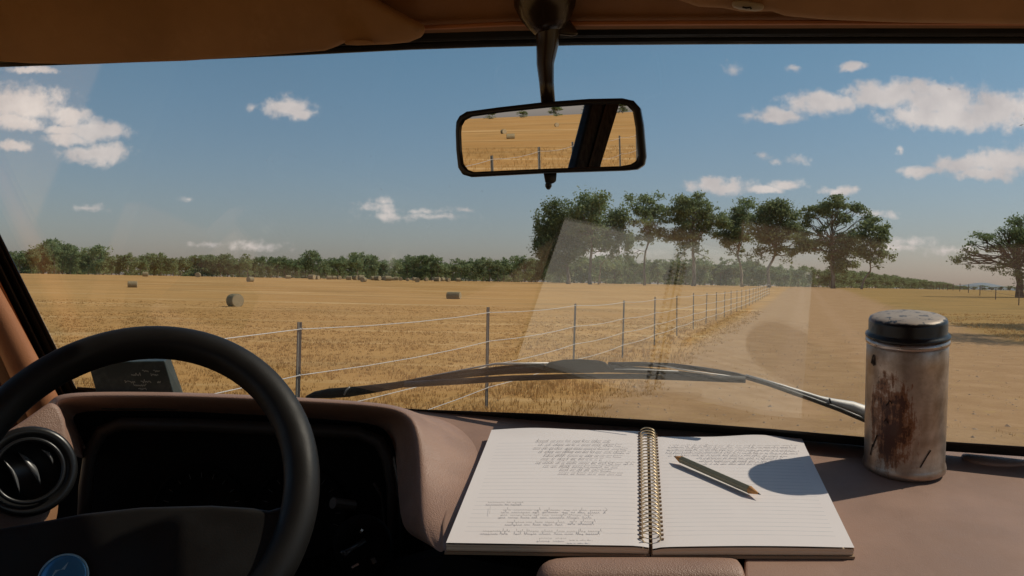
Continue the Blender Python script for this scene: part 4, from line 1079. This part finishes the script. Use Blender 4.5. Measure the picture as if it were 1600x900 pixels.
# handwriting
def NB(x, y): return S(x, y, TH + .0024)
B = MB(); r2 = random.Random(12)
def stroke(pts, w):
    for (p, q) in zip(pts, pts[1:]):
        a, c = Vector(p), Vector(q); t = c - a
        if t.length < 1e-5: continue
        nn = Vector((-t.y, t.x)).normalized() * w
        B.add([NB(*(a + nn)), NB(*(c + nn)), NB(*(c - nn)), NB(*(a - nn))], [(0, 1, 2, 3)])
def script(xa, xb, y, h, slope=.012, w=.21):
    """a line of cursive: rounded letters of uneven height, words of uneven length"""
    x = xa; base = y
    while x < xb:
        n = r2.choice((2, 3, 4, 4, 5, 6, 7, 8)); pts = []
        for k in range(n):
            kind = r2.random(); lw = h * r2.uniform(.55, 1.05)
            up = h * (1.15 if kind < .16 else .5) * r2.uniform(.8, 1.15); dn = h * .75 if .16 < kind < .26 else 0
            for q in range(7):
                t = q / 6; loop = math.sin(2 * math.pi * t) * lw * .28
                pts.append((x + lw * t + loop, base + slope * (x - xa) * .3 - up * math.sin(math.pi * t) * (1 if r2.random() > .05 else .6) + dn * max(0, math.sin(2 * math.pi * t - 2.2))))
            x += lw
            if x > xb: break
        stroke(pts, w * r2.uniform(.8, 1.25)); x += h * r2.uniform(.5, 1.5); base += r2.uniform(-.12, .12)
for i, (xa, xb) in enumerate(((838, 958), (842, 970), (834, 980), (842, 985), (850, 972), (846, 940), (838, 992), (850, 965), (875, 955), (873, 972))): script(xa, xb, 689 + 5.6 * i, 2.7)
for (xa, xb, y, h) in ((762, 815, 786, 4), (786, 948, 798, 4.2), (782, 925, 806, 3.6), (792, 880, 817, 4), (890, 932, 816, 4), (754, 800, 831, 4.6), (806, 942, 831, 4), (842, 885, 842, 4.2), (890, 925, 845, 1.6)): script(xa, xb, y, h, w=.26)
stroke([(766, 791), (765.5, 798), (765, 803)], .25); stroke([(945, 793), (949, 796), (946, 799)], .25)
for i, (xa, xb) in enumerate(((1046, 1245), (1044, 1242), (1042, 1248), (1046, 1232), (1090, 1222), (1094, 1205), (1100, 1200))): script(xa, xb, 696 + 4.6 * i, 2.2, w=.19)
B.build('handwriting', INK, nb, fix=False)

# --- two pencils side by side
GREY = new_mat('grey_lacquer', (.15, .15, .11), .3, .1, .6); OLIVE = new_mat('olive_lacquer', (.23, .22, .15), .32, .15, .6); WOOD = new_mat('pencil_wood', (.62, .30, .10), .7); LEAD = new_mat('lead', (.03, .03, .03), .4, .4)
WOODP = new_mat('pale_pencil_wood', (.62, .40, .24), .7)
def pencil(pa, pb, label, tipA, tipB, woodm, lac):
    up = TH + .0025 + .0040; a, c = S(*pa, up), S(*pb, up); ax = (c - a).normalized(); L_ = (c - a).length
    p = empty('pencil', a, label, 'pencil'); r_ = .0040
    b = MB(); b.lathe([(r_, tipA), (r_, L_ - tipB)], a, ax, 6); o = b.build('barrel', lac, p); mod_bevel(o, .0004, 2)
    b = MB(); b.lathe([(.0009, .002), (r_ * .97, tipA)], a, ax, 14); b.lathe([(r_ * .97, L_ - tipB), (.0009, L_ - .003)], a, ax, 14); b.build('sharpened_wood', woodm, p, True)
    b = MB(); b.lathe([(.0009, L_ - .003), (.0001, L_)], a, ax, 10); b.lathe([(.0001, 0), (.0009, .002)], a, ax, 10); b.build('lead', LEAD, p, True)
pencil((1053, 713), (1189, 773), 'grey-olive pencil with orange sharpened ends lying across the right page', .010, .013, WOOD, OLIVE)

# --- rusty tin
def tin_mat():
    m = new_mat('worn_tin', rough=.42, metal=.85); n = NT(m); p = n.pos(); x, y, z = n.sep(p)[0:3]
    a = n.math('ARCTAN2', x, n.math('MULTIPLY', y, -1.0))           # angle round the tin, 0 faces the seats
    cb = n.N.new('ShaderNodeCombineXYZ'); n.L.new(n.math('MULTIPLY', a, .045), cb.inputs[0]); n.L.new(z, cb.inputs[2]); q = cb.outputs[0]
    col = n.mix(n.rng(n.noise(q, 60, 5, .7), .35, .7), (.54, .44, .37), (.38, .305, .25))
    col = n.mix(n.rng(n.noise(q, 16, 4, .6), .45, .7), col, (.25, .175, .12))
    # rust spreads over the left front, running down in streaks
    cent_ = n.math('SUBTRACT', 1.0, n.math('ADD', n.math('POWER', n.math('DIVIDE', n.math('ADD', a, .38), .62), 2.0), n.math('POWER', n.math('DIVIDE', n.math('SUBTRACT', z, .058), .052), 2.0)))
    streak = n.noise(n.map(q, scale=(1, 1, .16)), 130, 5, .75); blot = n.noise(q, 42, 6, .75)
    rf = n.math('ADD', n.math('MULTIPLY', cent_, .38), n.math('ADD', n.math('MULTIPLY', streak, 1.3), n.math('MULTIPLY', blot, 1.5)))
    r1 = n.rng(rf, 1.36, 1.56); r2_ = n.rng(rf, 1.58, 1.70); low = n.rng(z, .035, .012, 0, .45)
    col = n.mix(r1, col, (.24, .10, .042)); col = n.mix(r2_, col, (.07, .020, .010)); col = n.mix(n.math('MULTIPLY', low, blot), col, (.22, .14, .09))
    crack = n.voro(n.map(q, scale=(1, 1, .8)), 190, 'DISTANCE_TO_EDGE'); left = n.rng(a, -.95, -.15, 1, 0); left2 = n.rng(a, -1.1, -.8, 0, 1)
    cr = n.math('MULTIPLY', n.math('MULTIPLY', n.rng(crack, .0, .07, 1, 0), n.rng(blot, .47, .6)), n.math('MULTIPLY', left, left2)); col = n.mix(cr, col, (.09, .05, .03))
    n.base(col); n.link(n.math('SUBTRACT', .8, n.math('MULTIPLY', n.math('MAXIMUM', r1, cr), .75), clamp=True), n.b.inputs['Metallic'])
    n.rough(n.rng(n.noise(q, 25, 4), .3, .7, .36, .52)); n.bump(n.math('ADD', blot, n.math('MULTIPLY', r1, .5)), .25, .0012); return m
TB = S(1412, 731); TAX = Vector((-.065, -.165, 1)).normalized()
tin = empty('tin', TB, 'tall rusty metal tin with a dark lid standing on the right of the dashboard', 'tin')
def local_obj(b, name, mat, smooth=True):
    b.v = [v for v in b.v]; o = meshobj(name, b.v, b.f, mat, None, smooth); fix_normals(o); o.parent = tin; o.scale = (1, 1, .968); return o
tin.rotation_euler = TAX.to_track_quat('Z', 'Y').to_euler()
tr_ = .0395
b = MB(); b.lathe([(.001, .004), (tr_ - .004, .003), (tr_ - .001, .000), (tr_ + .0008, .0015), (tr_ + .0012, .005), (tr_ + .0004, .0085), (tr_ - .0004, .010), (tr_ - .0004, .040), (tr_ - .0003, .08), (tr_ - .0004, .120), (tr_ - .0006, .137), (tr_ - .0022, .1395), (tr_ - .003, .141), (.001, .141)], (0, 0, 0), (0, 0, 1), 96)
TIN = tin_mat(); local_obj(b, 'body', TIN)
RIM = new_mat('rim_metal', (.42, .36, .33), .32, .95); n_ = NT(RIM); n_.rough(n_.rng(n_.noise(n_.pos(), 90, 4), .3, .7, .2, .5))
b = MB(); b.lathe([(.03, .139), (tr_ - .001, .139), (tr_ + .0004, .1405), (tr_ + .0006, .143), (tr_ - .0008, .1455), (tr_ - .003, .147), (.03, .147)], (0, 0, 0), (0, 0, 1), 96); local_obj(b, 'neck_ring', RIM)
LID = new_mat('black_lid', (.014, .013, .013), .3, 0, .4)
n_ = NT(LID); p_ = n_.pos(); zz = n_.sep(p_)[2]; wear = n_.noise(p_, 55, 6, .7)
topm = n_.rng(n_.math('ADD', zz, n_.math('MULTIPLY', n_.math('SUBTRACT', wear, .5), .010)), .1662, .1678)
chips = n_.rng(n_.noise(p_, 95, 4, .7), .56, .60)
n_.base(n_.mix(topm, (.012, .011, .011), n_.mix(chips, (.36, .29, .23), (.05, .06, .075)))); n_.link(n_.math('MULTIPLY', topm, .25), n_.b.inputs['Metallic']); n_.rough(n_.math('MULTIPLY_ADD', topm, .25, .28)); n_.bump(wear, .3, .001)
b = MB(); b.lathe([(.03, .146), (tr_ - .0018, .146), (tr_ + .0006, .1465), (tr_ + .0010, .148), (tr_ + .0006, .1495), (tr_ - .0012, .1505), (tr_ - .0022, .153), (tr_ - .0020, .1635), (tr_ - .0032, .1665), (tr_ - .0075, .1686), (tr_ - .02, .1695), (.001, .170)], (0, 0, 0), (0, 0, 1), 96); local_obj(b, 'lid', LID)
# scratched mark near the top left of the tin and dents
def TPt(a, z, r_=tr_ + .0004): return Vector((math.sin(a) * r_, -math.cos(a) * r_, z))
SCRD = new_mat('dark_scratch', (.03, .018, .012), .8)
b = MB()
for (st_) in (((-1.02, .121), (-.96, .129), (-.93, .131)), ((-.93, .131), (-.90, .126), (-.88, .120)), ((-.98, .120), (-.955, .126)), ((-.93, .119), (-.915, .125)), ((.35, .016), (.5, .027), (.62, .034)), ((-.9, .03), (-.75, .045)), ((-.98, .02), (-.9, .033)), ((-.5, .080), (-.42, .086), (-.36, .083)), ((-.55, .062), (-.5, .066), (-.46, .061))):
    b.tube([TPt(*p) for p in st_], .00055, 5)
local_obj(b, 'scratched_mark', SCRD, False)
